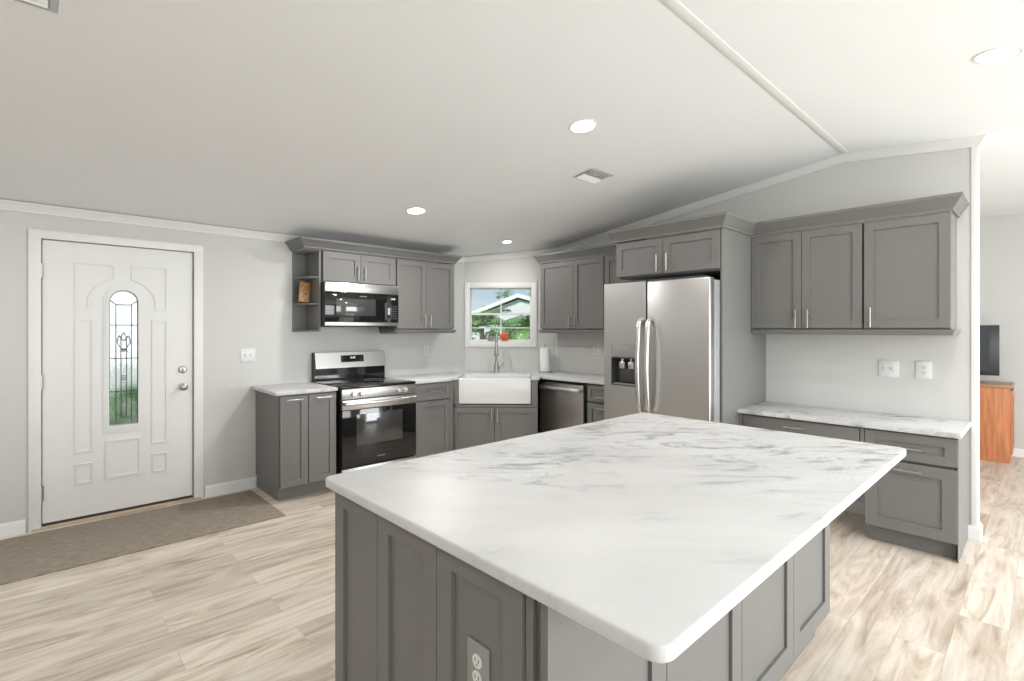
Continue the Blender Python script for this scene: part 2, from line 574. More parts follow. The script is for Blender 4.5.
def plank_floor():
    m = mat('pale_oak_planks', (0.6, 0.55, 0.5), 0.38, spec=0.4)
    N, L, b = nodes(m)
    tc = N.new('ShaderNodeTexCoord')
    mp = N.new('ShaderNodeMapping')
    mp.inputs['Location'].default_value = (0.31, 0.05, 0)
    L.new(tc.outputs['Object'], mp.inputs[0])
    br = N.new('ShaderNodeTexBrick')
    br.offset = 0.37
    br.inputs['Color1'].default_value = (0, 0, 0, 1)
    br.inputs['Color2'].default_value = (1, 1, 1, 1)
    br.inputs['Mortar'].default_value = (0.5, 0.5, 0.5, 1)
    br.inputs['Scale'].default_value = 1.0
    br.inputs['Mortar Size'].default_value = 0.0012
    br.inputs['Mortar Smooth'].default_value = 0.2
    br.inputs['Brick Width'].default_value = 1.22
    br.inputs['Row Height'].default_value = 0.18
    L.new(mp.outputs[0], br.inputs['Vector'])
    sep = N.new('ShaderNodeSeparateColor')
    L.new(br.outputs['Color'], sep.inputs[0])
    off = N.new('ShaderNodeCombineXYZ')
    k1 = N.new('ShaderNodeMath')
    k1.operation = 'MULTIPLY'
    k1.inputs[1].default_value = 37.0
    L.new(sep.outputs[0], k1.inputs[0])
    L.new(k1.outputs[0], off.inputs[0])
    L.new(k1.outputs[0], off.inputs[2])
    add = N.new('ShaderNodeVectorMath')
    add.operation = 'ADD'
    L.new(mp.outputs[0], add.inputs[0])
    L.new(off.outputs[0], add.inputs[1])
    st = N.new('ShaderNodeMapping')
    st.inputs['Scale'].default_value = (0.9, 6.0, 1.0)
    L.new(add.outputs[0], st.inputs[0])
    g1 = N.new('ShaderNodeTexNoise')
    g1.inputs['Scale'].default_value = 1.6
    g1.inputs['Detail'].default_value = 7
    g1.inputs['Roughness'].default_value = 0.6
    g1.inputs['Distortion'].default_value = 1.7
    L.new(st.outputs[0], g1.inputs['Vector'])
    r1 = N.new('ShaderNodeValToRGB')
    e = r1.color_ramp.elements
    e[0].position, e[0].color = 0.27, (0.40, 0.31, 0.235, 1)
    e[1].position, e[1].color = 0.68, (0.84, 0.77, 0.69, 1)
    k = e.new(0.42)
    k.color = (0.62, 0.525, 0.43, 1)
    k = e.new(0.55)
    k.color = (0.76, 0.68, 0.59, 1)
    L.new(g1.outputs[0], r1.inputs[0])
    # fine grain
    st2 = N.new('ShaderNodeMapping')
    st2.inputs['Scale'].default_value = (3, 90, 1)
    L.new(add.outputs[0], st2.inputs[0])
    g2 = N.new('ShaderNodeTexNoise')
    g2.inputs['Scale'].default_value = 1.0
    g2.inputs['Detail'].default_value = 4
    L.new(st2.outputs[0], g2.inputs['Vector'])
    r2 = N.new('ShaderNodeValToRGB')
    r2.color_ramp.elements[0].position = 0.3
    r2.color_ramp.elements[0].color = (0.90, 0.89, 0.88, 1)
    r2.color_ramp.elements[1].position = 0.65
    r2.color_ramp.elements[1].color = (1, 1, 1, 1)
    L.new(g2.outputs[0], r2.inputs[0])
    m1 = N.new('ShaderNodeMixRGB')
    m1.blend_type = 'MULTIPLY'
    m1.inputs[0].default_value = 1
    L.new(r1.outputs[0], m1.inputs[1])
    L.new(r2.outputs[0], m1.inputs[2])
    # plank to plank tone
    r3 = N.new('ShaderNodeValToRGB')
    r3.color_ramp.elements[0].color = (0.84, 0.83, 0.82, 1)
    r3.color_ramp.elements[1].color = (1.08, 1.07, 1.06, 1)
    L.new(sep.outputs[0], r3.inputs[0])
    m2 = N.new('ShaderNodeMixRGB')
    m2.blend_type = 'MULTIPLY'
    m2.inputs[0].default_value = 1
    L.new(m1.outputs[0], m2.inputs[1])
    L.new(r3.outputs[0], m2.inputs[2])
    m3 = N.new('ShaderNodeMixRGB')
    m3.inputs[2].default_value = (0.25, 0.2, 0.16, 1)
    jf = N.new('ShaderNodeMath')
    jf.operation = 'MULTIPLY'
    jf.inputs[1].default_value = 0.4
    L.new(br.outputs['Fac'], jf.inputs[0])
    L.new(jf.outputs[0], m3.inputs[0])
    L.new(m2.outputs[0], m3.inputs[1])
    L.new(m3.outputs[0], b.inputs['Base Color'])
    bp = N.new('ShaderNodeBump')
    bp.inputs['Strength'].default_value = 0.12
    bp.inputs['Distance'].default_value = 0.002
    L.new(g2.outputs[0], bp.inputs['Height'])
    L.new(bp.outputs[0], b.inputs['Normal'])
    return m


M_FLOOR = plank_floor()


def rug_mat():
    m = mat('woven_taupe', (0.2, 0.17, 0.14), 0.95, spec=0.1)
    N, L, b = nodes(m)
    tc = N.new('ShaderNodeTexCoord')
    mp = N.new('ShaderNodeMapping')
    mp.inputs['Scale'].default_value = (14, 150, 1)
    L.new(tc.outputs['Object'], mp.inputs[0])
    nz = N.new('ShaderNodeTexNoise')
    nz.inputs['Scale'].default_value = 1
    nz.inputs['Detail'].default_value = 5
    nz.inputs['Roughness'].default_value = 0.7
    L.new(mp.outputs[0], nz.inputs['Vector'])
    rp = N.new('ShaderNodeValToRGB')
    rp.color_ramp.elements[0].position = 0.32
    rp.color_ramp.elements[0].color = (0.19, 0.16, 0.128, 1)
    rp.color_ramp.elements[1].position = 0.68
    rp.color_ramp.elements[1].color = (0.47, 0.405, 0.335, 1)
    L.new(nz.outputs[0], rp.inputs[0])
    L.new(rp.outputs[0], b.inputs['Base Color'])
    wv = N.new('ShaderNodeTexWave')
    wv.bands_direction = 'X'
    wv.inputs['Scale'].default_value = 45
    L.new(tc.outputs['Object'], wv.inputs['Vector'])
    bp = N.new('ShaderNodeBump')
    bp.inputs['Strength'].default_value = 0.4
    bp.inputs['Distance'].default_value = 0.003
    L.new(wv.outputs[0], bp.inputs['Height'])
    L.new(bp.outputs[0], b.inputs['Normal'])
    return m


M_RUG = rug_mat()
M_RUGEDGE = add_noise_tint(mat('rug_binding', (0.10, 0.085, 0.07), 0.9), 40, 0.1)


def picture_mat():
    m = mat('amber_picture', (0.5, 0.24, 0.06), 0.4)
    N, L, b = nodes(m)
    tc = N.new('ShaderNodeTexCoord')
    vz = N.new('ShaderNodeTexVoronoi')
    vz.inputs['Scale'].default_value = 45
    L.new(tc.outputs['Object'], vz.inputs['Vector'])
    rp = N.new('ShaderNodeValToRGB')
    e = rp.color_ramp.elements
    e[0].color = (0.50, 0.20, 0.045, 1)
    e[1].position = 0.9
    e[1].color = (0.65, 0.42, 0.19, 1)
    k = e.new(0.45)
    k.color = (0.30, 0.125, 0.03, 1)
    L.new(vz.outputs['Distance'], rp.inputs[0])
    L.new(rp.outputs[0], b.inputs['Base Color'])
    return m


M_AMBER = picture_mat()

# ------------------------------------------------------------------ the room
YA, XB = 4.918, 4.63
S1, S2, YR = 0.1282, 0.10, 1.10
ZR = 2.305 + S1 * (YA - YR)
YREAR, XL, XF = -2.7, -2.9, 8.0


def zc(y):
    return 2.305 + S1 * (YA - y) if y >= YR else ZR - S2 * (YR - y)


def struct(o, name=None):
    o['kind'] = 'structure'
    return o


fl = MB().box(XL, XF, YREAR, YA + 0.05, -0.12, 0.0).build('floor', M_FLOOR)
struct(fl)
# ceiling: two slopes in one slab
ce = MB()
pl = [(YA + 0.1, zc(YA) - S1 * 0.1), (YR, ZR), (YREAR - 0.1, zc(YREAR - 0.1)), (YREAR - 0.1, zc(YREAR) + 0.15), (YR, ZR + 0.15), (YA + 0.1, zc(YA) + 0.13)]
YZ = Matrix(((0, 0, 1, 0), (1, 0, 0, 0), (0, 1, 0, 0), (0, 0, 0, 1)))      # (a, b, t) -> x=t, y=a, z=b
ce.prism(pl, XL - 0.1, XF + 0.1, M=YZ)
struct(ce.build('ceiling', M_CEIL))

# wall with the entry door: opening x -0.0..1.01, z 0..2.08
DX0, DX1, DZT = 0.035, 0.970, 2.068
wl = MB()
wl.box(XL - 0.1, DX0 - 0.02, YA, YA + 0.12, 0, 2.305).box(DX1 + 0.02, 3.836 + 0.05, YA, YA + 0.12, 0, 2.305).box(DX0 - 0.02, DX1 + 0.02, YA, YA + 0.12, DZT + 0.02, 2.305)
struct(wl.build('wall_left', M_WALL))
# diagonal corner wall with the window opening; local x along the wall, y outwards
DC = (4.15, 4.604)
MD = Matrix.Translation((DC[0], DC[1], 0)) @ Matrix.Rotation(-PI / 4, 4, 'Z')
ws = MB(MD)
WX0, WX1, WZ0, WZ1 = -0.385, 0.38, 1.27, 1.94
a0, a1 = -0.4435, 0.68
zt = 2.40


def dtop(s):
    return zc(DC[1] - s * 0.7071) + 0.005


for (x0, x1, z0, z1) in ((a0, WX0, 0, None), (WX1, a1, 0, None), (WX0, WX1, 0, WZ0), (WX0, WX1, WZ1, None)):
    if z1 is None:
        pz = [(x0, z0), (x1, z0), (x1, dtop(x1)), (x0, dtop(x0))]
    else:
        pz = [(x0, z0), (x1, z0), (x1, z1), (x0, z1)]
    XZ = Matrix(((1, 0, 0, 0), (0, 0, -1, 0.13), (0, 1, 0, 0), (0, 0, 0, 1)))
    ws.prism(pz, 0, 0.13, M=XZ)
struct(ws.build('wall_corner', M_WALL))
# wall behind the refrigerator and the desk, ends at y 0.33
wb = MB()
ys = [0.33, YR, 4.124]
wb.prism([(0.33, 0), (4.124, 0)] + [(y, zc(y) + 0.005) for y in reversed(ys)], XB, XB + 0.12, M=YZ)
struct(wb.build('wall_right', M_WALL))
# rooms beyond and behind
wf = MB().prism([(YREAR, 0), (2.2, 0), (2.2, zc(2.2)), (YR, ZR), (YREAR, zc(YREAR))], XF, XF + 0.1, M=YZ)
struct(wf.build('wall_far', M_WALL))
struct(MB().box(XB + 0.12, XF, 2.2, 2.3, 0, zc(2.3)).build('wall_far_side', M_WALL))
wr = MB()
REAR_WIN = [(-1.4, 0.2, 0.75, 2.05), (0.9, 3.1, 0.3, 2.2), (3.9, 6.1, 0.45, 2.15)]
xs = [XL] + [v for w in REAR_WIN for v in w[:2]] + [XF]
for i in range(0, len(xs), 2):
    wr.box(xs[i], xs[i + 1], YREAR - 0.1, YREAR, 0, zc(YREAR) + 0.01)
for x0, x1, z0, z1 in REAR_WIN:
    wr.box(x0, x1, YREAR - 0.1, YREAR, 0, z0).box(x0, x1, YREAR - 0.1, YREAR, z1, zc(YREAR) + 0.01)
struct(wr.build('wall_rear', M_WALL))
wz = MB()
wz.prism([(YREAR, 0), (YA, 0), (YA, zc(YA)), (YR, ZR), (YREAR, zc(YREAR))], XL - 0.1, XL, M=YZ)
struct(wz.build('wall_left_end', M_WALL))
# window frames of the rear windows
for i, (x0, x1, z0, z1) in enumerate(REAR_WIN):
    f = MB()
    f.box(x0 - 0.06, x0 + 0.03, YREAR - 0.08, YREAR + 0.015, z0 - 0.06, z1 + 0.06).box(x1 - 0.03, x1 + 0.06, YREAR - 0.08, YREAR + 0.015, z0 - 0.06, z1 + 0.06)
    f.box(x0, x1, YREAR - 0.08, YREAR + 0.015, z0 - 0.06, z0 + 0.03).box(x0, x1, YREAR - 0.08, YREAR + 0.015, z1 - 0.03, z1 + 0.06)
    f.box(x0, x1, YREAR - 0.06, YREAR - 0.03, (z0 + z1) / 2 - 0.015, (z0 + z1) / 2 + 0.015)
    struct(f.build('window_%d' % (i + 2), M_TRIM))

# ridge board, crown moulding, baseboards
rb = MB().box(XL, XF, 1.060, 1.112, ZR - 0.007, ZR + 0.03, bev=0.004)
struct(rb.build('trim_1', M_TRIM))
CROWN = [(0.0, 0.0), (0.045, 0.0), (0.045, -0.008), (0.036, -0.016), (0.018, -0.044), (0.012, -0.052), (0.012, -0.062), (0.0, -0.062)]
cp = [(XL, YA), (3.836, YA), (XB, 4.124), (XB, YR), (XB, 0.33), (XB + 0.12, 0.33), (XB + 0.12, 2.2)]
pn = plan_normals(cp, -1)
path3 = [(x, y, zc(y) - 0.001) for x, y in cp]
# insert the ridge point on the last run
cpn = pn
struct(MB().sweep(CROWN, path3[:6], cpn[:6]).build('trim_2', M_TRIM))
BASE = [(0.0, 0.0), (0.014, 0.0), (0.014, 0.072), (0.009, 0.084), (0.006, 0.092), (0.0, 0.092)]


def baseboard(name, pts, side):
    n = plan_normals(pts, side)
    struct(MB().sweep(BASE, [(x, y, 0.0) for x, y in pts], n).build(name, M_TRIM))


baseboard('baseboard_left', [(XL, YA), (-0.045, YA)], -1)
baseboard('baseboard_left_beside_door', [(1.052, YA), (1.451, YA)], -1)
baseboard('baseboard_right', [(XB, 1.66), (XB, 0.33), (XB + 0.12, 0.33), (XB + 0.12, 2.2)], -1)
baseboard('baseboard_far', [(XF, 2.2), (XF, YREAR)], -1)
baseboard('baseboard_rear', [(XF, YREAR), (XL, YREAR)], -1)
# corner bead strip at the end of the right wall
struct(MB().box(XB - 0.008, XB, 0.33, 0.365, 0.092, zc(0.35) - 0.06, bev=0.002).build('trim_3', M_TRIM))
# door casing
cs = MB()
cw = 0.068
for x0, x1 in ((DX0 - cw, DX0), (DX1, DX1 + cw)):
    cs.box(x0, x1, YA - 0.018, YA + 0.001, 0, DZT + cw - 0.01, bev=0.004)
cs.box(DX0 - cw, DX1 + cw, YA - 0.0185, YA + 0.001, DZT - 0.0, DZT + cw - 0.008, bev=0.004)
cs.box(DX0 - 0.02, DX0 - 0.002, YA - 0.002, YA + 0.12, 0, DZT + 0.02).box(DX1 + 0.002, DX1 + 0.02, YA - 0.002, YA + 0.12, 0, DZT + 0.02).box(DX0 - 0.02, DX1 + 0.02, YA - 0.002, YA + 0.12, DZT + 0.002, DZT + 0.02)
cs.box(DX0 - 0.003, DX0 + 0.016, YA + 0.058, YA + 0.075, 0.014, DZT).box(DX1 - 0.016, DX1 + 0.003, YA + 0.058, YA + 0.075, 0.014, DZT).box(DX0, DX1, YA + 0.058, YA + 0.075, DZT - 0.016, DZT + 0.003)
struct(cs.build('trim_4', M_TRIM))
struct(MB().box(DX0 - 0.05, DX1 + 0.05, YA - 0.03, YA + 0.1, 0, 0.014, bev=0.004).build('trim_5', add_noise_tint(mat('oak_threshold', (0.55, 0.44, 0.33), 0.5), 8, 0.1, (1, 9, 1))))

# ------------------------------------------------------------------ entry door
door = thing('door_1', (0, YA, 0), 0, 'white entry door with an arched leaded glass light', 'door', kind='structure')
d0, d1, dz0, dz1 = DX0 + 0.006, DX1 - 0.006, 0.034, DZT - 0.006
YF = 0.012           # face of the slab in the door's frame


def arch(cx, r, zs, z0, n=14, fl=1.0):
    """outline: straight sides and a flattened half-round head, counter-clockwise"""
    p = [(cx - r, z0), (cx + r, z0)]
    for k in range(n + 1):
        a = PI * k / n
        p.append((cx + r * math.cos(a), zs + r * fl * math.sin(a)))
    return p


GX, GR, GZS, GZ0 = 0.505, 0.092, 1.635, 0.685
hole = arch(GX, GR, GZS, GZ0)
# slab: outline ring matched point by point to the arch so the light is a real hole
outer = []
for (x, z) in hole:
    outer.append((x, z))
outer[0] = (d0, dz0)
outer[1] = (d1, dz0)
n = 14
for k in range(n + 1):
    a = PI * k / n
    c, s = math.cos(a), math.sin(a)
    t = 1.0 / max(abs(c), abs(s))
    outer[2 + k] = (GX + (d1 - GX) * max(-1, min(1, c * t)) if c > 0 else GX + (GX - d0) * max(-1, min(1, c * t)), 1.2 + (dz1 - 1.2) * min(1, s * t))
for cxr, sg in ((d1, 1), (d0, -1)):
    kbest = min(range(2, n + 3), key=lambda q: math.hypot(outer[q][0] - cxr, outer[q][1] - dz1))
    outer[kbest] = (cxr, dz1)
sl = MB()
sl.ring(outer, hole, YF, YF + 0.044)
sl.build('slab', M_DOORPAINT, door)


def moulding(mb, poly, w=0.020, h=0.009):
    """raised panel bead following an outline"""
    q1, q2, q3 = inset(poly, 0.004), inset(poly, w - 0.006), inset(poly, w)
    mb.ring(poly, q1, YF + 0.001, YF - 0.004)
    mb.ring(q1, q2, YF + 0.001, YF - h)
    mb.ring(q2, q3, YF + 0.001, YF - 0.002)


def rect(x0, x1, z0, z1):
    return [(x0, z0), (x1, z0), (x1, z1), (x0, z1)]


pm = MB()
moulding(pm, rect(0.212, 0.325, 0.505, 1.50))
moulding(pm, rect(0.680, 0.790, 0.505, 1.50))
moulding(pm, rect(0.215, 0.322, 0.275, 0.428), 0.016)
moulding(pm, rect(0.683, 0.788, 0.275, 0.428), 0.016)
moulding(pm, rect(0.390, 0.618, 0.280, 0.578), 0.024)
rA = 0.21
aL = [(0.212, 1.572), (0.302, 1.572)]
for k in range(8):
    a = R(168 - (168 - 108) * k / 7)
    aL.append((GX + rA * math.cos(a), 1.60 + rA * math.sin(a)))
aL += [(0.452, 1.802), (0.452, 1.922), (0.212, 1.922)]
moulding(pm, aL, 0.018)
aR = [(2 * GX - x - 0.008, z) for x, z in reversed(aL)]
moulding(pm, aR, 0.018)
pm.build('panel_molding', M_DOORPAINT, door)
lf = MB()
lo = arch(GX, GR + 0.033, GZS, GZ0 - 0.05)
li = arch(GX, GR - 0.002, GZS, GZ0)
lm = arch(GX, GR + 0.018, GZS, GZ0 - 0.025)
lf.ring(lo, lm, YF + 0.001, YF - 0.009)
lf.ring(lm, li, YF + 0.02, YF - 0.014)
lf.build('glass_frame', M_DOORPAINT, door)
gl = MB()
gp = arch(GX, GR - 0.001, GZS, GZ0)
XZ2 = Matrix(((1, 0, 0, 0), (0, 0, -1, 0.030), (0, 1, 0, 0), (0, 0, 0, 1)))
gl.prism(gp, 0, 0.004, M=XZ2)
gl.build('art_glass', M_ARTGLASS, door)
ld = MB()


def lead(p, q, r=0.0034):
    ld.cyl((p[0], 0.023, p[1]), (q[0], 0.023, q[1]), r, n=6)


for z in (1.455, 1.197, 0.942):
    lead((GX - GR, z), (GX + GR, z))
for x in (0.457, 0.553):
    lead((x, 0.69), (x, 1.612))
for x in (0.488, 0.522):
    lead((x, 0.75), (x, 1.36))
lead((0.488, 0.75), (0.505, 0.73))
lead((0.522, 0.75), (0.505, 0.73))
lead((0.457, 1.612), (0.553, 1.612), 0.004)
lead((0.457, 1.612), (GX - 0.088, 1.65))
lead((0.553, 1.612), (GX + 0.088, 1.65))
for z in (1.06, 1.045, 1.03):
    lead((0.488, z), (0.522, z))
for sx in (-1, 1):
    lead((GX, 1.245), (GX + sx * 0.042, 1.32))
    lead((GX + sx * 0.042, 1.32), (GX + sx * 0.03, 1.375))
    lead((GX + sx * 0.03, 1.375), (GX, 1.33))
    lead((GX, 1.40), (GX + sx * 0.018, 1.36))
    lead((GX - sx * 0.03, 1.245), (GX + sx * 0.012, 1.275))
    lead((GX + sx * (GR - 0.004), 0.69), (GX + sx * (GR - 0.004), 1.64), 0.004)
for k in range(14):
    a, b_ = PI * k / 14, PI * (k + 1) / 14
    lead((GX + (GR - 0.004) * math.cos(a), GZS + (GR - 0.004) * math.sin(a)), (GX + (GR - 0.004) * math.cos(b_), GZS + (GR - 0.004) * math.sin(b_)), 0.004)
ld.build('lead_came', mat('lead_came', (0.10, 0.105, 0.105), 0.5, 0.5), door)
kn = Matrix.Translation((0.894, YF, 0.948)) @ Matrix.Rotation(PI / 2, 4, 'X')
kb = MB().lathe([(0, 0.0), (0.031, 0.0), (0.031, 0.006), (0.012, 0.012), (0.012, 0.026), (0.022, 0.034), (0.029, 0.046), (0.027, 0.058), (0.015, 0.066), (0, 0.067)], M=kn)
kb.build('door_knob', M_NICKEL, door)
kn = Matrix.Translation((0.894, YF, 1.09)) @ Matrix.Rotation(PI / 2, 4, 'X')
db = MB().lathe([(0, 0.0), (0.032, 0.0), (0.030, 0.01), (0.024, 0.016), (0.010, 0.018), (0, 0.018)], M=kn)
db.box(-0.006, 0.006, -0.017, 0.017, 0.018, 0.032, bev=0.003, M=kn)
db.build('deadbolt', M_NICKEL, door)
for z in (1.84, 1.045, 0.255):
    hg = MB().cyl((DX0 + 0.001, -0.006, z - 0.052), (DX0 + 0.001, -0.006, z + 0.052), 0.010, n=12)
    hg.box(DX0 - 0.014, DX0 + 0.014, 0.006, 0.010, z - 0.048, z + 0.048)
    hg.build('hinge', M_NICKEL, door)
MB().box(d0, d1, YF + 0.002, YF + 0.04, 0.0145, 0.033).build('door_sweep', mat('dark_rubber_sweep', (0.05, 0.035, 0.025), 0.8), door)

# ------------------------------------------------------------------ window over the sink
win = thing('window_1', (DC[0], DC[1], 0), -PI / 4, 'small white sash window over the sink', 'window', kind='structure')
f = MB()
for (x0, x1, z0, z1) in ((-0.443, -0.376, 1.205, 1.995), (0.376, 0.443, 1.205, 1.995)):
    f.box(x0, x1, -0.018, 0.0, z0, z1, bev=0.003)
f.box(-0.376, 0.376, -0.018, 0.0, 1.93, 1.995, bev=0.003).box(-0.376, 0.376, -0.018, 0.0, 1.205, 1.272, bev=0.003)
f.box(-0.385, -0.378, 0, 0.13, 1.27, 1.94).box(0.373, 0.38, 0, 0.13, 1.27, 1.94).box(-0.378, 0.373, 0, 0.13, 1.933, 1.94).box(-0.378, 0.373, -0.001, 0.13, 1.27, 1.282)
f.build('window_frame', M_TRIM, win)
for nm, y, z0, z1 in (('upper_sash', 0.105, 1.60, 1.933), ('lower_sash', 0.08, 1.282, 1.628)):
    s = MB()
    zb = 0.028 if nm == 'upper_sash' else 0.016
    zt_ = 0.012 if nm == 'upper_sash' else 0.028
    s.box(-0.378, -0.364, y, y + 0.022, z0, z1).box(0.359, 0.373, y, y + 0.022, z0, z1).box(-0.364, 0.359, y, y + 0.022, z1 - zt_, z1).box(-0.364, 0.359, y, y + 0.022, z0, z0 + zb)
    s.box(-0.010, 0.005, y + 0.004, y + 0.018, z0 + zb, z1 - zt_)
    if nm == 'lower_sash':
        s.box(-0.364, 0.359, y + 0.004, y + 0.018, 1.436, 1.449)
    so = s.build(nm, M_TRIM, win)
    MB().box(-0.364, 0.359, y + 0.010, y + 0.013, z0 + zb, z1 - zt_).build('pane', M_GLASS, so)

# ------------------------------------------------------------------ cabinet kit (local frame: x left to right, y into the cabinet, z up; front plane y = 0)
TD = 0.02


def shaker(x0, x1, z0, z1, frame=0.057, rec=0.011, t=TD, y=0.0):
    """five-piece door front; back at y, front at y - t"""
    mb = MB()
    tb = bmesh.new()
    o = [(x0, z0), (x1, z0), (x1, z1), (x0, z1)]
    fx = min(frame, (x1 - x0) * 0.33)
    fz = min(frame, (z1 - z0) * 0.33)
    i = [(x0 + fx, z0 + fz), (x1 - fx, z0 + fz), (x1 - fx, z1 - fz), (x0 + fx, z1 - fz)]
    yf = y - t
    vo = [tb.verts.new((a, yf, b)) for a, b in o]
    vi = [tb.verts.new((a, yf, b)) for a, b in i]
    vr = [tb.verts.new((a, yf + rec, b)) for a, b in i]
    vb = [tb.verts.new((a, y, b)) for a, b in o]
    for k in range(4):
        j = (k + 1) % 4
        tb.faces.new((vo[k], vo[j], vi[j], vi[k]))
        tb.faces.new((vi[k], vi[j], vr[j], vr[k]))
        tb.faces.new((vo[k], vo[j], vb[j], vb[k]))
    tb.faces.new(vr)
    tb.faces.new(vb)
    mb._add(tb, 0)
    return mb


def pull(mb_parent, x, z, length, vertical, y=-TD, r=0.0055, name='handle'):
    h = MB()
    so = 0.03
    a = length / 2
    if vertical:
        h.cyl((x, y - so, z - a), (x, y - so, z + a), r, n=10)
        for s in (-1, 1):
            h.cyl((x, y + 0.001, z + s * a * 0.66), (x, y - so, z + s * a * 0.66), r * 0.8, n=8)
    else:
        h.cyl((x - a, y - so, z), (x + a, y - so, z), r, n=10)
        for s in (-1, 1):
            h.cyl((x + s * a * 0.66, y + 0.001, z), (x + s * a * 0.66, y - so, z), r * 0.8, n=8)
    return h.build(name, M_NICKEL, mb_parent)


def carcass(root, x0, x1, z0, z1, depth, y0=0.014, name='carcass'):
    return MB().box(x0, x1, y0, depth, z0, z1).build(name, M_CAB, root)


def front(root, name, x0, x1, z0, z1, frame=0.057, handle=None):
    o = shaker(x0, x1, z0, z1, frame).build(name, M_CAB, root)
    if handle:
        hx, hz, ln, vert = handle
        pull(o, hx, hz, ln, vert)
    return o


# ---- left base cabinet beside the range
t = thing('base_cabinet', (1.452, 4.305, 0), 0, 'narrow grey floor cabinet with two tall doors beside the entry door', 'cabinet')
Wd = 0.474
carcass(t, 0, Wd, 0.115, 0.882, 0.608)
MB().box(0.012, Wd, 0.075, 0.60, 0, 0.115).build('toe_kick', M_CAB, t)
front(t, 'door', 0.003, 0.226, 0.125, 0.872, handle=(0.112, 0.842, 0.135, False))
front(t, 'door', 0.233, Wd - 0.004, 0.125, 0.872, handle=(0.350, 0.842, 0.135, False))
tag(MB().box(1.414, 1.934, 4.275, 4.916, 0.884, 0.914, bev=0.004).build('worktop', M_MARBLE3), 'short marble worktop on the narrow cabinet between entry door and range', 'worktop')

# ---- range
rg = thing('kitchen_range', (1.954, 4.262, 0), 0, 'freestanding stainless and black electric range with glass cooktop', 'range')
RW = 0.752
MB().box(0, RW, 0.0, 0.645, 0.05, 0.895, bev=0.003).build('body', M_BLACK, rg)
MB().box(-0.003, RW + 0.003, -0.022, 0.60, 0.896, 0.917, bev=0.006).build('cooktop', M_BLACKGLASS, rg)
ct = rg.children[-1]
for (bx, by, br_) in ((0.19, 0.16, 0.105), (0.56, 0.16, 0.085), (0.19, 0.43, 0.075), (0.56, 0.43, 0.105)):
    bb = MB().ring([(br_ * math.cos(2 * PI * k / 40), br_ * math.sin(2 * PI * k / 40)) for k in range(40)], [((br_ - 0.003) * math.cos(2 * PI * k / 40), (br_ - 0.003) * math.sin(2 * PI * k / 40)) for k in range(40)], 0, 0.0006, M=Matrix.Translation((bx, by, 0.9172)) @ Matrix.Rotation(PI / 2, 4, 'X'))
    bb.build('burner_ring', M_MIDGREY, ct)
MB().box(0.0, RW, -0.026, 0.0, 0.803, 0.893, bev=0.004).build('control_panel', M_STEEL, rg)
for kx in (0.101, 0.177, 0.553, 0.629):
    km = Matrix.Translation((kx, -0.026, 0.846)) @ Matrix.Rotation(PI / 2, 4, 'X')
    k = MB().lathe([(0, 0), (0.024, 0), (0.024, 0.008), (0.019, 0.012), (0.019, 0.03), (0.016, 0.033), (0, 0.033)], n=20, M=km)
    k.box(-0.005, 0.005, -0.018, 0.018, 0.03, 0.038, bev=0.002, M=km)
    k.build('knob', M_CHROME, rg)
od = MB().box(0.0, RW, -0.030, -0.002, 0.205, 0.708, bev=0.004).build('oven_door', M_BLACKGLASS, rg)
MB().box(0.0, RW, -0.032, -0.002, 0.710, 0.796, bev=0.004).build('door_rail', M_STEEL, od)
MB().box(0.135, 0.60, -0.0315, -0.0285, 0.385, 0.662, bev=0.001).build('oven_window', M_WINDOWGLASS, od)
h = MB().tube([(0.012, -0.034, 0.768), (0.02, -0.07, 0.768), (0.06, -0.082, 0.768), (RW / 2, -0.088, 0.768), (RW - 0.06, -0.082, 0.768), (RW - 0.02, -0.07, 0.768), (RW - 0.012, -0.034, 0.768)], 0.016, n=12, flat=1.0)
h.build('handle', M_CHROME, od)
MB().box(0.0, RW, -0.022, -0.002, 0.055, 0.188, bev=0.004).build('storage_drawer', M_STEEL, rg)
MB().box(0.03, RW - 0.03, 0.03, 0.6, 0.0, 0.05).build('base', M_BLACK, rg)
bg = MB()
TILT = Matrix(((1, 0, 0, 0), (0, 0, 1, 0), (0, 1, 0, 0), (0, 0, 0, 1)))
prof = [(0.575, 0.917), (0.645, 0.917), (0.645, 1.196), (0.585, 1.196), (0.558, 1.045), (0.575, 1.040)]
YZX = Matrix(((0, 0, 1, 0), (1, 0, 0, 0), (0, 1, 0, 0), (0, 0, 0, 1)))
bg.prism(prof, 0.002, RW - 0.002, M=YZX)
bgo = bg.build('backguard', M_BLACKGLASS, rg)
sp = MB().prism([(0.5835, 1.194), (0.5555, 1.042), (0.5535, 1.042), (0.5815, 1.195)], 0.006, RW - 0.006, M=YZX)
sp.build('steel_panel', M_STEEL, bgo)
dp = MB().prism([(0.5745, 1.163), (0.5625, 1.095), (0.5600, 1.0955), (0.5720, 1.1635)], 0.262, 0.505, M=YZX)
dpo = dp.build('display', M_BLACKGLASS, bgo)


def text(body, size, M, mat_, parent, name='lettering', ext=0.0004):
    c = bpy.data.curves.new(name, 'FONT')
    c.body = body
    c.size = size
    c.align_x = 'CENTER'
    c.align_y = 'CENTER'
    c.extrude = ext
    c.materials.append(mat_)
    tmp = link(name + '_outline', c)
    me = bpy.data.meshes.new_from_object(tmp.evaluated_get(bpy.context.evaluated_depsgraph_get()))
    bpy.data.objects.remove(tmp)
    o = link(name, me, parent)
    o.matrix_local = M
    return o


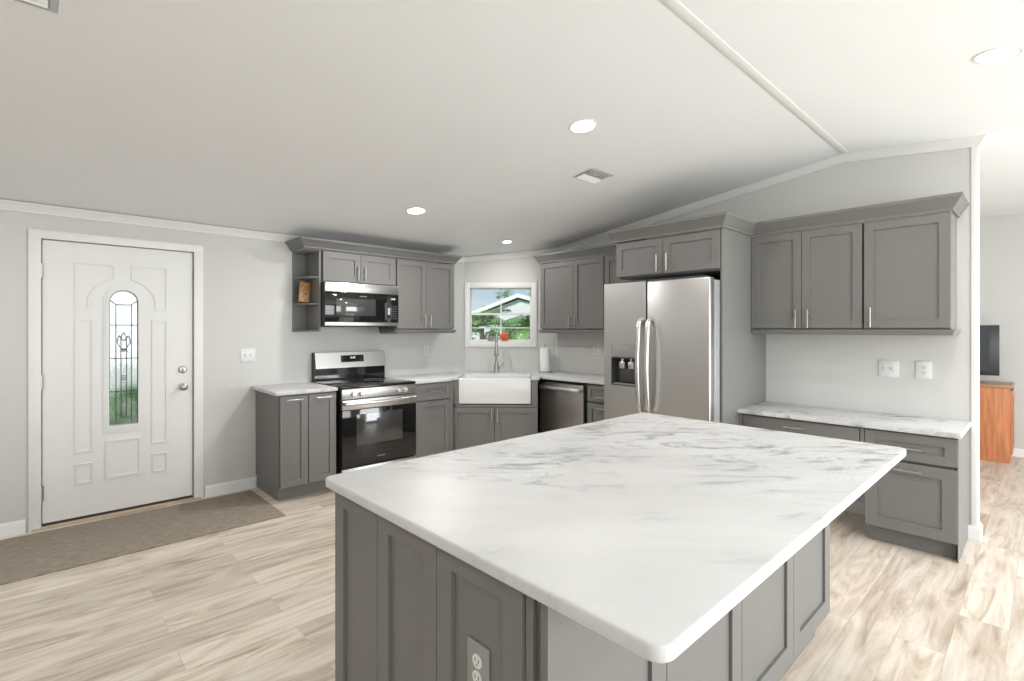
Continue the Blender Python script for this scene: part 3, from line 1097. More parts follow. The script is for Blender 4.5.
FACE = Matrix.Rotation(PI / 2, 4, 'X')
text('12:45', 0.026, Matrix.Translation((0.385, 0.5645, 1.139)) @ Matrix.Rotation(R(80), 4, 'X'), M_DIGIT, dpo, 'clock_digits')
text('FRIGIDAIRE', 0.016, Matrix.Translation((0.376, -0.0315, 0.262)) @ FACE, M_MARK, od, 'lettering')

# ---- cabinet right of the range
t = thing('base_cabinet', (2.714, 4.305, 0), 0, 'grey floor cabinet with one drawer over a door between range and sink', 'cabinet')
carcass(t, 0, 0.478, 0.115, 0.882, 0.608)
MB().box(0, 0.478, 0.075, 0.60, 0, 0.115).build('toe_kick', M_CAB, t)
front(t, 'drawer', 0.005, 0.432, 0.712, 0.874, 0.045, handle=(0.222, 0.795, 0.15, False))
front(t, 'door', 0.005, 0.432, 0.125, 0.698, handle=(0.222, 0.660, 0.15, False))
MB().box(0.440, 0.478, -0.012, 0.004, 0.115, 0.880).build('filler_strip', M_CAB, t)

# ---- corner sink cabinet (45 degrees)
SKC = (3.572, 4.054)
t = thing('sink_cabinet', (SKC[0], SKC[1], 0), -PI / 4, 'grey diagonal corner cabinet with two doors under the white sink', 'cabinet')
c = MB()
c.box(-0.455, 0.455, 0.004, 0.50, 0.115, 0.618)
c.box(-0.455, -0.392, 0.004, 0.50, 0.618, 0.882).box(0.388, 0.455, 0.004, 0.50, 0.618, 0.882)
c.build('carcass', M_CAB, t)
MB().box(-0.455, 0.455, 0.075, 0.45, 0, 0.115).build('toe_kick', M_CAB, t)
sx = MB()
sx.box(-0.458, -0.392, -0.018, 0.003, 0.60, 0.880).box(0.388, 0.453, -0.018, 0.003, 0.60, 0.880).box(-0.458, 0.453, -0.018, 0.003, 0.598, 0.622)
sx.build('face_frame', M_CAB, t)
front(t, 'door', -0.457, -0.006, 0.125, 0.592, handle=(-0.032, 0.51, 0.135, True))
front(t, 'door', 0.000, 0.451, 0.125, 0.592, handle=(0.028, 0.51, 0.135, True))

# ---- sink
sk = MB()
tb = bmesh.new()
X0, X1, Y0, Y1, Z0, Z1 = -0.386, 0.381, -0.028, 0.47, 0.632, 0.902
bmesh.ops.create_cube(tb, size=1)
for v in tb.verts:
    v.co = ((X0 + X1) / 2 + v.co.x * (X1 - X0), (Y0 + Y1) / 2 + v.co.y * (Y1 - Y0), (Z0 + Z1) / 2 + v.co.z * (Z1 - Z0))
top = max(tb.faces, key=lambda f_: f_.calc_center_median().z)
r = bmesh.ops.inset_region(tb, faces=[top], thickness=0.024)
top = max(tb.faces, key=lambda f_: (round(f_.calc_center_median().z, 4), -abs(f_.calc_center_median().x), f_.calc_area()))
cand = [f_ for f_ in tb.faces if abs(f_.calc_center_median().z - Z1) < 1e-5]
top = max(cand, key=lambda f_: f_.calc_area())
r = bmesh.ops.extrude_face_region(tb, geom=[top])
bmesh.ops.translate(tb, verts=[g for g in r['geom'] if isinstance(g, bmesh.types.BMVert)], vec=(0, 0, -0.22))
bmesh.ops.delete(tb, geom=[top], context='FACES_ONLY')
bmesh.ops.bevel(tb, geom=list(tb.edges), offset=0.008, segments=3, affect='EDGES', profile=0.5)
sk._add(tb, 0)
sko = sk.build('farmhouse_sink', M_PORCELAIN, loc=(SKC[0], SKC[1], 0), rz=-PI / 4)
tag(sko, 'white apron front farmhouse sink set in the corner worktop', 'sink')
drn = MB().lathe([(0, 0.690), (0.045, 0.690), (0.045, 0.6845), (0, 0.684)], n=20, M=Matrix.Translation((0, 0.22, 0))).build('drain', M_CHROME, sko)

# ---- corner worktop, one piece with a notch for the sink


def SL(s, tt):
    return (SKC[0] + 0.7071 * s + 0.7071 * tt, SKC[1] - 0.7071 * s + 0.7071 * tt)


poly = [(2.712, 4.916), (2.712, 4.275), (3.165, 4.275), SL(-0.462, -0.03), SL(-0.390, -0.03), SL(-0.390, 0.474), SL(0.385, 0.474), SL(0.385, -0.03), SL(0.468, -0.03), (4.022, 3.80), (4.022, 2.665), (4.628, 2.665), (4.628, 4.122), (3.834, 4.916)]
wt = MB().prism(poly, 0.884, 0.914, bev=0.003)
tag(wt.build('worktop', M_MARBLE3), 'L shaped marble worktop running around the corner sink', 'worktop')

# ---- faucet
fp = SL(-0.021, 0.60)
t = thing('faucet', (fp[0], fp[1], 0.9145), R(-41.6), 'brushed steel pull-down faucet standing behind the sink', 'faucet')
MB().lathe([(0, 0), (0.033, 0), (0.033, 0.006), (0.029, 0.012), (0.028, 0.075), (0.025, 0.085), (0.025, 0.09), (0, 0.09)]).build('base', M_NICKEL, t)
arc = [(0, 0, 0.085), (0, 0, 0.31)]
for k in range(1, 13):
    a = PI * k / 12
    arc.append((0, -0.095 + 0.095 * math.cos(a), 0.31 + 0.105 * math.sin(a)))
MB().tube(arc, [0.025, 0.017] + [0.016] * 12, n=14).build('spout', M_NICKEL, t)
MB().tube([(0, -0.19, 0.33), (0, -0.192, 0.30), (0, -0.194, 0.215), (0, -0.194, 0.20)], [0.017, 0.020, 0.026, 0.022], n=14).build('spray_head', M_NICKEL, t)
lv = MB().cyl((0.018, 0, 0.055), (0.04, 0, 0.055), 0.013, n=12)
lv.tube([(0.038, 0, 0.055), (0.06, -0.01, 0.08), (0.085, -0.02, 0.115)], [0.007, 0.006, 0.006], n=10)
lv.build('lever', M_NICKEL, t)

# ---- paper towel on its stand
t = thing('paper_towel_holder', (4.40, 4.095, 0.9145), 0, 'roll of white paper towel on an upright steel stand by the sink', 'paper towel')
MB().lathe([(0, 0), (0.083, 0), (0.083, 0.006), (0.076, 0.011), (0, 0.011)]).build('stand_base', M_NICKEL, t)
MB().cyl((0, 0, 0.011), (0, 0, 0.315), 0.006, n=12).lathe([(0, 0.312), (0.011, 0.316), (0.012, 0.324), (0.007, 0.332), (0, 0.333)], n=14).build('rod', M_NICKEL, t)
MB().lathe([(0.02, 0.0125), (0.06, 0.0125), (0.0615, 0.02), (0.0615, 0.285), (0.06, 0.292), (0.02, 0.292), (0.02, 0.0125)], n=32).build('towel_roll', M_PAPER, t)
ap = MB().tube([(0.078, 0, 0.008), (0.078, 0, 0.24)], 0.004, n=8)
ap.build('tension_arm', M_NICKEL, t)

# ---- wall B: local x runs towards the camera (-Y), y into the wall (+X)
RB = -PI / 2
# dishwasher
t = thing('dishwasher', (4.055, 3.848, 0), RB, 'dark stainless dishwasher with a curved bar handle beside the corner sink', 'dishwasher')
MB().box(0.02, 0.645, 0.01, 0.56, 0.10, 0.876).build('tub', M_BLACK, t)
dd = MB().box(0.03, 0.625, -0.03, 0.009, 0.115, 0.853, bev=0.006).build('door', M_STEELDW, t)
MB().tube([(0.05, -0.032, 0.80), (0.065, -0.062, 0.80), (0.14, -0.078, 0.80), (0.33, -0.086, 0.80), (0.51, -0.078, 0.80), (0.59, -0.062, 0.80), (0.605, -0.032, 0.80)], 0.021, n=14).build('handle', M_CHROME, dd)
MB().box(0.03, 0.625, 0.05, 0.5, 0.0, 0.10).build('toe_kick', M_BLACK, t)
# drawer base between dishwasher and refrigerator
t = thing('drawer_cabinet', (4.07, 3.198, 0), RB, 'grey three drawer cabinet squeezed between dishwasher and refrigerator', 'cabinet')
carcass(t, 0.0, 0.53, 0.115, 0.882, 0.555)
MB().box(0.0, 0.53, 0.075, 0.55, 0, 0.115).build('toe_kick', M_CAB, t)
front(t, 'drawer', 0.008, 0.526, 0.703, 0.868, 0.045, handle=(0.267, 0.752, 0.26, False))
front(t, 'drawer', 0.008, 0.526, 0.418, 0.688, handle=(0.267, 0.640, 0.26, False))
front(t, 'drawer', 0.008, 0.526, 0.125, 0.404, handle=(0.267, 0.350, 0.26, False))

# ---- refrigerator
FX, FY0, FY1 = 3.600, 2.652, 1.706
t = thing('refrigerator', (FX, FY0, 0), RB, 'stainless side by side refrigerator with an ice and water dispenser', 'refrigerator')
FW = FY0 - FY1
MB().box(0.004, FW - 0.004, 0.085, 0.78, 0.03, 1.795, bev=0.004).build('body', add_noise_tint(mat('fridge_side_grey', (0.33, 0.33, 0.335), 0.4, 0.3), 10, 0.03), t)
MB().box(0.02, FW - 0.02, 0.05, 0.75, 0.0, 0.03).build('base_grille', M_BLACK, t)
xs_ = 0.416


def fr_door(x0, x1, hole_=None):
    mb = MB()
    if not hole_:
        mb.box(x0, x1, 0.0, 0.075, 0.06, 1.812, bev=0.012, seg=3)
    else:
        hx0, hx1, hz0, hz1 = hole_
        o_ = [(x0, 0.06), (x1, 0.06), (x1, 1.812), (x0, 1.812)]
        i_ = [(hx0, hz0), (hx1, hz0), (hx1, hz1), (hx0, hz1)]
        mb.ring(o_, i_, 0.0, 0.075)
        mb.quad([(hx0, 0.07, hz0), (hx1, 0.07, hz0), (hx1, 0.07, hz1), (hx0, 0.07, hz1)])
    return mb


dL = fr_door(0.0, xs_ - 0.003, (0.075, 0.318, 0.948, 1.296)).build('freezer_door', M_STEEL, t)
dR = fr_door(xs_ + 0.003, FW).build('fridge_door', M_STEEL, t)
dsp = MB()
dsp.ring([(0.075, 0.948), (0.318, 0.948), (0.318, 1.185), (0.075, 1.185)], [(0.083, 0.956), (0.310, 0.956), (0.310, 1.178), (0.083, 1.178)], -0.002, 0.069)
dsp.quad([(0.08, 0.066, 0.95), (0.313, 0.066, 0.95), (0.313, 0.066, 1.19), (0.08, 0.066, 1.19)])
do_ = dsp.build('dispenser_recess', M_DARKGREY, dL)
MB().box(0.077, 0.316, -0.003, 0.06, 1.188, 1.294, bev=0.003).build('dispenser_panel', M_MIDGREY, dL)
for px_ in (0.165, 0.255):
    pd = MB().box(px_ - 0.03, px_ + 0.03, 0.02, 0.05, 1.09, 1.15, bev=0.01)
    pd.cyl((px_, 0.035, 1.15), (px_, 0.035, 1.185), 0.014, n=12)
    pd.build('nozzle', M_CHROME, do_)
MB().box(0.125, 0.290, 0.04, 0.052, 0.975, 1.10, bev=0.012).build('paddle', M_DARKGREY, do_)
MB().box(0.088, 0.305, 0.005, 0.06, 0.956, 0.966, bev=0.002).build('drip_tray', M_MIDGREY, do_)
for nm, hx, dd_ in (('freezer', xs_ - 0.040, dL), ('fridge', xs_ + 0.042, dR)):
    pts_ = [(hx, 0.004, 1.50), (hx, -0.025, 1.495), (hx, -0.045, 1.46)]
    for k in range(1, 10):
        z = 1.46 - (1.46 - 0.80) * k / 9
        pts_.append((hx, -0.045 - 0.022 * math.sin(PI * k / 9), z))
    pts_ += [(hx, -0.025, 0.768), (hx, 0.004, 0.763)]
    MB().tube(pts_, 0.021, n=14).build('handle', M_CHROME, dd_)
MB().box(0.20, FW - 0.05, 0.02, 0.08, 1.8125, 1.826, bev=0.003).build('hinge_cover', M_DARKGREY, t)

# ---- tall end panel and cabinet above the refrigerator
PX = 3.774
tag(MB().box(PX, 4.628, 1.690, 1.7045, 0, 2.190).build('refrigerator_end_panel', M_CAB), 'tall grey end panel between refrigerator and desk', 'panel')
t = thing('wall_cabinet', (PX, 2.640, 0), RB, 'grey two door cabinet mounted above the refrigerator', 'cabinet')
carcass(t, 0.0, 0.934, 1.872, 2.190, 0.853)
front(t, 'door', 0.006, 0.462, 1.884, 2.175, handle=(0.418, 1.970, 0.14, True))
front(t, 'door', 0.466, 0.931, 1.884, 2.175, handle=(0.508, 1.970, 0.14, True))

# ---- uppers between corner and refrigerator
UX = 4.325
t = thing('wall_cabinet', (UX, 4.086, 0), RB, 'tall grey two door wall cabinet right of the sink window', 'cabinet')
carcass(t, 0.0, 0.908, 1.42, 2.190, 0.303)
front(t, 'door', 0.003, 0.496, 1.432, 2.182, handle=(0.458, 1.51, 0.14, True))
front(t, 'door', 0.500, 0.905, 1.432, 2.182, handle=(0.538, 1.51, 0.14, True))
t = thing('wall_cabinet', (UX, 3.173, 0), RB, 'grey single door wall cabinet half hidden behind the refrigerator', 'cabinet')
carcass(t, 0.0, 0.528, 1.42, 2.190, 0.303)
front(t, 'door', 0.006, 0.524, 1.432, 2.182, handle=(0.46, 1.51, 0.14, True))

# ---- uppers over the desk
t = thing('wall_cabinet', (UX, 1.688, 0), RB, 'grey two door wall cabinet over the desk beside the refrigerator panel', 'cabinet')
carcass(t, 0.0, 0.773, 1.42, 2.190, 0.303)
front(t, 'door', 0.002, 0.374, 1.432, 2.180, handle=(0.339, 1.503, 0.14, True))
front(t, 'door', 0.378, 0.768, 1.432, 2.180, handle=(0.424, 1.503, 0.14, True))
t = thing('wall_cabinet', (UX, 0.912, 0), RB, 'grey wide single door wall cabinet at the open end of the desk', 'cabinet')
carcass(t, 0.0, 0.474, 1.42, 2.190, 0.303)
front(t, 'door', 0.006, 0.4735, 1.432, 2.180, handle=(0.046, 1.506, 0.14, True))

# ---- cabinet crown mouldings and light rails
CCR = [(0.0, 0.0), (0.014, 0.0), (0.014, 0.014), (0.020, 0.018), (0.050, 0.062), (0.062, 0.070), (0.062, 0.088), (0.0, 0.088)]
CCRB = [(a_, b_ * 1.13) for a_, b_ in CCR]
RAIL = [(0.0, 0.0), (0.0, 0.036), (0.022, 0.036), (0.022, 0.028), (0.014, 0.018), (0.012, 0.006), (0.006, 0.0)]


def run(name, prof, pts, z, side, label, cat):
    o = MB().sweep(prof, [(x, y, z) for x, y in pts], plan_normals(pts, side)).build(name, M_CAB)
    return tag(o, label, cat, kind='thing')


UF = UX - TD          # plane of the door faces
run('cabinet_crown_molding', CCRB, [(4.628, 4.088), (UX - 0.012, 4.088), (UX - 0.012, 2.708)], 2.1905, -1, 'grey crown molding on the wall cabinets right of the window', 'molding')
run('cabinet_crown_molding', CCRB, [(UX - 0.02, 2.642), (PX - 0.012, 2.642), (PX - 0.012, 1.688), (UX - 0.012, 1.688), (UX - 0.012, 0.436), (4.628, 0.436)], 2.1905, -1, 'grey crown molding stepping from refrigerator cabinet along the desk cabinets', 'molding')
run('light_rail', RAIL, [(4.628, 4.086), (UX - 0.006, 4.086), (UX - 0.006, 2.66)], 1.383, -1, 'grey light rail under the wall cabinets right of the window', 'molding')
run('light_rail', RAIL, [(UX - 0.006, 1.686), (UX - 0.006, 0.438), (4.628, 0.438)], 1.383, -1, 'grey light rail under the cabinets over the desk', 'molding')

# ---- wall A uppers
UY = 4.588 + TD
t = thing('corner_shelf_unit', (1.775, UY, 0), 0, 'open grey end shelf unit left of the microwave', 'shelf')
hz = UY
MB().box(0.0, 0.128, 0.296, 0.308, 1.40, 2.157).build('back_panel', M_CAB, t)
MB().box(0.128, 0.146, 0.0, 0.308, 1.40, 2.157).build('side_panel', M_CAB, t)
for i, z in enumerate((1.40, 1.650, 1.895, 2.140)):
    q = [(0.127, 0.0), (0.127, 0.295), (0.002, 0.295)]
    q += [(0.005, 0.25)]
    for k in range(1, 8):
        a = R(90 * k / 8)
        q.append((0.127 - 0.122 * math.cos(a), 0.25 - 0.24 * math.sin(a)))
    MB().prism(q, z, z + 0.016, bev=0.002).build('shelf', M_CAB, t)
t = thing('wall_cabinet', (1.923, UY, 0), 0, 'short grey two door cabinet above the microwave', 'cabinet')
carcass(t, 0.0, 0.772, 1.8615, 2.158, 0.308)
front(t, 'door', 0.012, 0.383, 1.873, 2.147, 0.06, handle=(0.349, 1.963, 0.135, True))
front(t, 'door', 0.387, 0.762, 1.873, 2.147, 0.06, handle=(0.421, 1.963, 0.135, True))
t = thing('wall_cabinet', (2.697, UY, 0), 0, 'tall grey two door wall cabinet left of the sink window', 'cabinet')
carcass(t, 0.0, 0.739, 1.42, 2.158, 0.308)
front(t, 'door', 0.010, 0.362, 1.432, 2.147, handle=(0.336, 1.51, 0.14, True))
front(t, 'door', 0.366, 0.735, 1.432, 2.147, handle=(0.404, 1.51, 0.14, True))
run('cabinet_crown_molding', CCR, [(1.773, 4.916), (1.773, UY - 0.012), (3.438, UY - 0.012), (3.438, 4.916)], 2.1585, -1, 'grey crown molding over the shelf and cabinets above the range', 'molding')
run('light_rail', RAIL, [(2.700, UY - 0.006), (3.436, UY - 0.006), (3.436, 4.916)], 1.383, -1, 'grey light rail under the cabinet right of the microwave', 'molding')

# amber picture leaning in the shelf
t = thing('picture_block', (1.826, 4.765, 1.676), R(-4), 'small amber patterned picture block leaning on the open shelf', 'ornament')
LEAN = Matrix.Rotation(R(-7), 4, 'X') @ Matrix.Rotation(R(6), 4, 'Y')
MB(LEAN).box(-0.050, 0.050, 0.006, 0.018, 0.0, 0.190, bev=0.002).build('backing', M_BLACK, t)
MB(LEAN).box(-0.049, 0.049, -0.004, 0.006, 0.001, 0.189, bev=0.003).build('picture_face', M_AMBER, t)

# ---- microwave
t = thing('microwave', (1.925, 4.520, 0), 0, 'black and stainless over the range microwave', 'microwave')
MW = 0.757
MB().box(0.0, MW, 0.022, 0.38, 1.446, 1.860, bev=0.003).build('case', M_BLACK, t)
MB().box(0.0, MW, 0.0, 0.021, 1.772, 1.8585, bev=0.003).build('vent_strip', M_STEEL, t)
MB().box(0.0, MW, 0.0, 0.021, 1.456, 1.490, bev=0.003).build('lower_strip', M_STEEL, t)
md = MB().box(0.0, 0.628, 0.002, 0.0215, 1.491, 1.771, bev=0.002).build('door', M_BLACKGLASS, t)
MB().box(0.105, 0.505, 0.0006, 0.0035, 1.552, 1.712, bev=0.001).build('window', M_WINDOWGLASS, md)
MB().box(0.6285, MW, 0.002, 0.0215, 1.491, 1.771, bev=0.002).build('control_panel', M_BLACKGLASS, t)
cpn_ = t.children[-1]
hd = MB().box(0.600, 0.622, -0.014, 0.003, 1.512, 1.685, bev=0.006)
hd.build('handle', M_DARKGREY, md)
for r_ in range(6):
    for c_ in range(3):
        MB().box(0.665 + c_ * 0.026, 0.683 + c_ * 0.026, 0.0005, 0.0035, 1.525 + r_ * 0.024, 1.538 + r_ * 0.024).build('button', M_DARKGREY, cpn_)
text('12:45', 0.024, Matrix.Translation((0.695, 0.0012, 1.725)) @ FACE, M_DIGIT, cpn_, 'clock_digits')
text('FRIGIDAIRE', 0.015, Matrix.Translation((0.375, 0.0012, 1.737)) @ FACE, M_MARK, md, 'lettering')
fl_ = MB().prism([(0.08, 1.445), (0.10, 1.445), (0.06, 1.378), (0.045, 1.378)], 0.585, 0.755, M=YZX)
fl_.build('vent_flap', M_DARKGREY, t)

# ------------------------------------------------------------------ desk
DKX = 4.081
t = thing('desk_cabinet', (DKX, 0.853, 0), RB, 'grey drawer and file drawer cabinet under the open end of the desk', 'cabinet')
carcass(t, 0.0, 0.470, 0.108, 0.764, 0.547)
MB().box(0.004, 0.460, 0.055, 0.545, 0, 0.108).build('toe_kick', M_CAB, t)
MB().box(0.4705, 0.4745, 0.0, 0.547, 0.0, 0.764).build('end_panel', M_CAB, t)
front(t, 'drawer', 0.003, 0.470, 0.582, 0.752, handle=(0.235, 0.662, 0.14, False))
front(t, 'file_drawer', 0.003, 0.470, 0.118, 0.565, 0.070, handle=(0.235, 0.520, 0.14, False))
t = thing('kneehole_desk', (DKX, 1.688, 0), RB, 'grey kneehole desk frame with one wide shallow drawer', 'desk')
c = MB().box(0.0, 0.026, -0.018, 0.545, 0.0, 0.764)
c.box(0.026, 0.834, 0.004, 0.50, 0.655, 0.764)
c.box(0.812, 0.834, -0.018, 0.0, 0.655, 0.764)
c.build('apron_frame', M_CAB, t)
do2 = MB().box(0.030, 0.805, -0.02, 0.003, 0.662, 0.750, bev=0.002).build('drawer_front', M_CAB, t)
pull(do2, 0.410, 0.702, 0.15, False)
tag(MB().prism([(4.030, 1.688), (4.030, 0.362), (4.628, 0.362), (4.628, 1.688)], 0.765, 0.797, bev=0.003).build('worktop', M_MARBLE2), 'grey veined marble worktop on the desk', 'worktop')

# ------------------------------------------------------------------ island
t = thing('kitchen_island', (0, 0, 0), 0, 'large grey panelled kitchen island in the foreground', 'island')
IX0, IX1, IY0, IY1 = 0.776, 2.694, 0.722, 1.690
MB().box(IX0, IX1, IY0, IY1, 0.105, 0.883).build('carcass', M_CAB, t)
MB().box(IX0 + 0.002, IX1 - 0.06, IY0 + 0.025, IY1 - 0.06, 0, 0.105).build('toe_kick', M_CAB, t)
# left end: three tall panels facing -X (local x towards -Y)
ML = Matrix.Translation((IX0, 0, 0)) @ Matrix.Rotation(-PI / 2, 4, 'Z')
for (y1, y0) in ((1.693, 1.398), (1.395, 1.088), (1.085, 0.772)):
    p = shaker(-y1, -y0, 0.02, 0.880, 0.062, y=0.0)
    p.bm.transform(ML)
    p.build('end_panel', M_CAB, t)
e = MB().box(IX0 - 0.012, IX0, 0.746, 0.768, 0.02, 0.880)
e.build('corner_strip', M_CAB, t)
# long side facing the camera: four panels
for (x0, x1) in ((0.760, 1.226), (1.230, 1.707), (1.711, 2.205), (2.209, 2.692)):
    p = shaker(x0, x1, 0.108, 0.880, 0.072, y=IY0 - 0.002)
    p.build('back_panel', M_CAB, t)
tag(MB().prism(round_rect(0.7195, 2.7165, 0.415, 1.716, 0.035, 8), 0.8835, 0.914, bev=0.006, seg=3).build('island_worktop', M_MARBLE), 'large white marble worktop on the island with faint grey veins', 'worktop')

# ------------------------------------------------------------------ switches and outlets (local: x right, y into the wall, z up)


def plate(loc, rz, w, h, kinds, label, cat, pm=M_PLATE, im=M_PLATE2):
    name = {'switch': 'light_switch', 'outlet': 'wall_outlet'}[cat]
    tt = thing(name, loc, rz, label, cat)
    MB().box(-w / 2, w / 2, -0.006, 0.0, -h / 2, h / 2, bev=0.003).build('plate', pm, tt)
    n_ = len(kinds)
    for i_, kd in enumerate(kinds):
        cx_ = (i_ - (n_ - 1) / 2) * 0.046
        if kd == 'toggle':
            MB().box(cx_ - 0.006, cx_ + 0.006, -0.016, -0.004, -0.008, 0.012, bev=0.002).build('toggle', im, tt)
            MB().box(cx_ - 0.009, cx_ + 0.009, -0.0068, -0.005, -0.016, 0.016).build('toggle_slot', M_PLATE2, tt)
        elif kd == 'rocker':
            MB().box(cx_ - 0.016, cx_ + 0.016, -0.010, -0.004, -0.033, 0.033, bev=0.002).build('rocker', im, tt)
        else:
            for s_ in (-1, 1):
                rc = MB().lathe([(0, 0), (0.0165, 0), (0.0165, 0.002), (0, 0.002)], n=24, M=Matrix.Translation((cx_, -0.006, s_ * 0.0195)) @ Matrix.Rotation(PI / 2, 4, 'X'))
                rco = rc.build('receptacle', im, tt)
                q = MB()
                q.box(cx_ - 0.0075, cx_ - 0.0053, -0.0087, -0.0078, s_ * 0.0195 - 0.002, s_ * 0.0195 + 0.007)
                q.box(cx_ + 0.0053, cx_ + 0.0075, -0.0087, -0.0078, s_ * 0.0195 - 0.002, s_ * 0.0195 + 0.006)
                q.cyl((cx_, -0.0078, s_ * 0.0195 - 0.008), (cx_, -0.0087, s_ * 0.0195 - 0.008), 0.0026, n=10)
                q.build('slots', M_SLOT, rco)
    return tt


plate((1.388, YA - 0.001, 1.192), 0, 0.125, 0.122, ['toggle', 'toggle'], 'white double switch plate on the wall beside the entry door', 'switch')
plate((3.280, YA - 0.001, 1.182), 0, 0.072, 0.118, ['duplex'], 'white outlet on the wall between range and corner sink', 'outlet')
plate((XB - 0.001, 3.500, 1.19), RB, 0.118, 0.115, ['duplex', 'rocker'], 'white outlet plate on the wall beside the refrigerator', 'outlet')
plate((XB - 0.001, 0.821, 1.131), RB, 0.122, 0.122, ['toggle', 'toggle'], 'white double switch plate over the desk', 'switch')
plate((XB - 0.001, 0.616, 1.131), RB, 0.092, 0.126, ['duplex'], 'white outlet over the desk next to the wall end', 'outlet')
plate((IX0 - 0.0095, 0.926, 0.618), RB, 0.080, 0.124, ['duplex'], 'grey plate with white outlet on the end of the island', 'outlet', M_GREYPLATE, M_PLATE)

# ------------------------------------------------------------------ ceiling: downlights and registers


def slope_matrix(x, y):
    s = -S1 if y >= YR else S2
    return Matrix.Translation((x, y, zc(y))) @ Matrix.Rotation(math.atan(s), 4, 'X')


def downlight(x, y, label, group=None, k=1.0, power=1.0):
    tt = thing('ceiling_light', (0, 0, 0), 0, label, 'ceiling light', group)
    tt.matrix_world = slope_matrix(x, y) @ Matrix.Scale(k, 4)
    MB().lathe([(0.074, -0.003), (0.086, -0.003), (0.088, 0.0), (0.074, 0.0), (0.074, -0.003)], n=36).build('trim_ring', M_TRIM, tt)
    MB().lathe([(0, -0.0025), (0.074, -0.0025), (0.074, -0.0005), (0, -0.0005)], n=36).build('lens', M_LENS, tt)
    l = bpy.data.lights.new('downlight_lamp', 'AREA')
    l.shape = 'DISK'
    l.size = 0.13
    l.energy = DOWNLIGHT_W * power
    l.color = (1.0, 0.985, 0.965)
    lo_ = link('downlight_lamp', l, tt)
    lo_.location = (0, 0, -0.008)
    return tt


G_DL = 'recessed downlights in the sloped ceiling'
downlight(2.474, 1.983, 'round recessed ceiling light above the island near the square vent', G_DL)
downlight(2.410, 3.771, 'round recessed ceiling light in front of the range', G_DL, 1.0, 2.5)
downlight(3.846, 4.162, 'small recessed ceiling light above the corner sink', G_DL, 0.62, 0.62)
downlight(3.268, 0.167, 'round recessed ceiling light beyond the ridge board', G_DL)


# unseen lights of the same kind, added to even the light bounced to the ceiling
downlight(-0.85, 3.75, 'added unseen ceiling light over the runner rug left of the view', G_DL)
downlight(-0.85, 1.95, 'added unseen ceiling light left of the camera', G_DL)
downlight(1.10, -1.60, 'added unseen ceiling light behind the camera', G_DL)
downlight(-0.85, -1.60, 'added unseen ceiling light behind the camera to its left', G_DL)


def register(x, y, w, d, label, ns):
    tt = thing('ceiling_vent', (0, 0, 0), 0, label, 'vent')
    tt.matrix_world = slope_matrix(x, y)
    fr = MB()
    fr.ring([(-w / 2, -d / 2), (w / 2, -d / 2), (w / 2, d / 2), (-w / 2, d / 2)], [(-w / 2 + 0.03, -d / 2 + 0.03), (w / 2 - 0.03, -d / 2 + 0.03), (w / 2 - 0.03, d / 2 - 0.03), (-w / 2 + 0.03, d / 2 - 0.03)], 0.0, 0.008, M=Matrix.Rotation(PI / 2, 4, 'X') @ Matrix.Scale(1, 4))
    fr.build('frame', M_TRIM, tt)
    MB().box(-w / 2 + 0.025, w / 2 - 0.025, -d / 2 + 0.025, d / 2 - 0.025, -0.002, -0.0005).build('duct_opening', M_MIDGREY, tt)
    for k in range(ns):
        yy = -d / 2 + 0.03 + (d - 0.06) * (k + 0.5) / ns
        sgn = 1 if k < ns / 2 else -1
        bl = MB(Matrix.Translation((0, yy, -0.006)) @ Matrix.Rotation(R(38 * sgn), 4, 'X'))
        bl.box(-w / 2 + 0.03, w / 2 - 0.03, -0.011, 0.011, -0.0008, 0.0008)
        bl.build('louver', M_TRIM, tt)
    return tt


register(3.18, 2.452, 0.29, 0.20, 'square white air vent in the ceiling near the island light', 8)
register(-0.085, 2.42, 0.30, 0.28, 'white air vent in the ceiling at the top left corner', 8)

# ------------------------------------------------------------------ rug, sill ornaments
rgx0, rgx1, rgy0, rgy1 = -1.75, 1.412, 3.972, 4.848
rgo = thing('runner_rug', (0, 0, 0), 0, 'long taupe woven runner rug in front of the entry door', 'rug')
MB().box(rgx0 + 0.02, rgx1 - 0.02, rgy0 + 0.02, rgy1 - 0.02, 0.0005, 0.008, bev=0.002).build('woven_field', M_RUG, rgo)
MB().ring([(rgx0, rgy0), (rgx1, rgy0), (rgx1, rgy1), (rgx0, rgy1)], [(rgx0 + 0.02, rgy0 + 0.02), (rgx1 - 0.02, rgy0 + 0.02), (rgx1 - 0.02, rgy1 - 0.02), (rgx0 + 0.02, rgy1 - 0.02)], -0.009, -0.0005, M=Matrix.Rotation(-PI / 2, 4, 'X') @ Matrix.Scale(-1, 4, (0, 0, 1))).build('binding', M_RUGEDGE, rgo)


def sill(s, tt=0.02):
    p = MD @ Vector((s, tt, 1.2825))
    return (p.x, p.y, p.z)


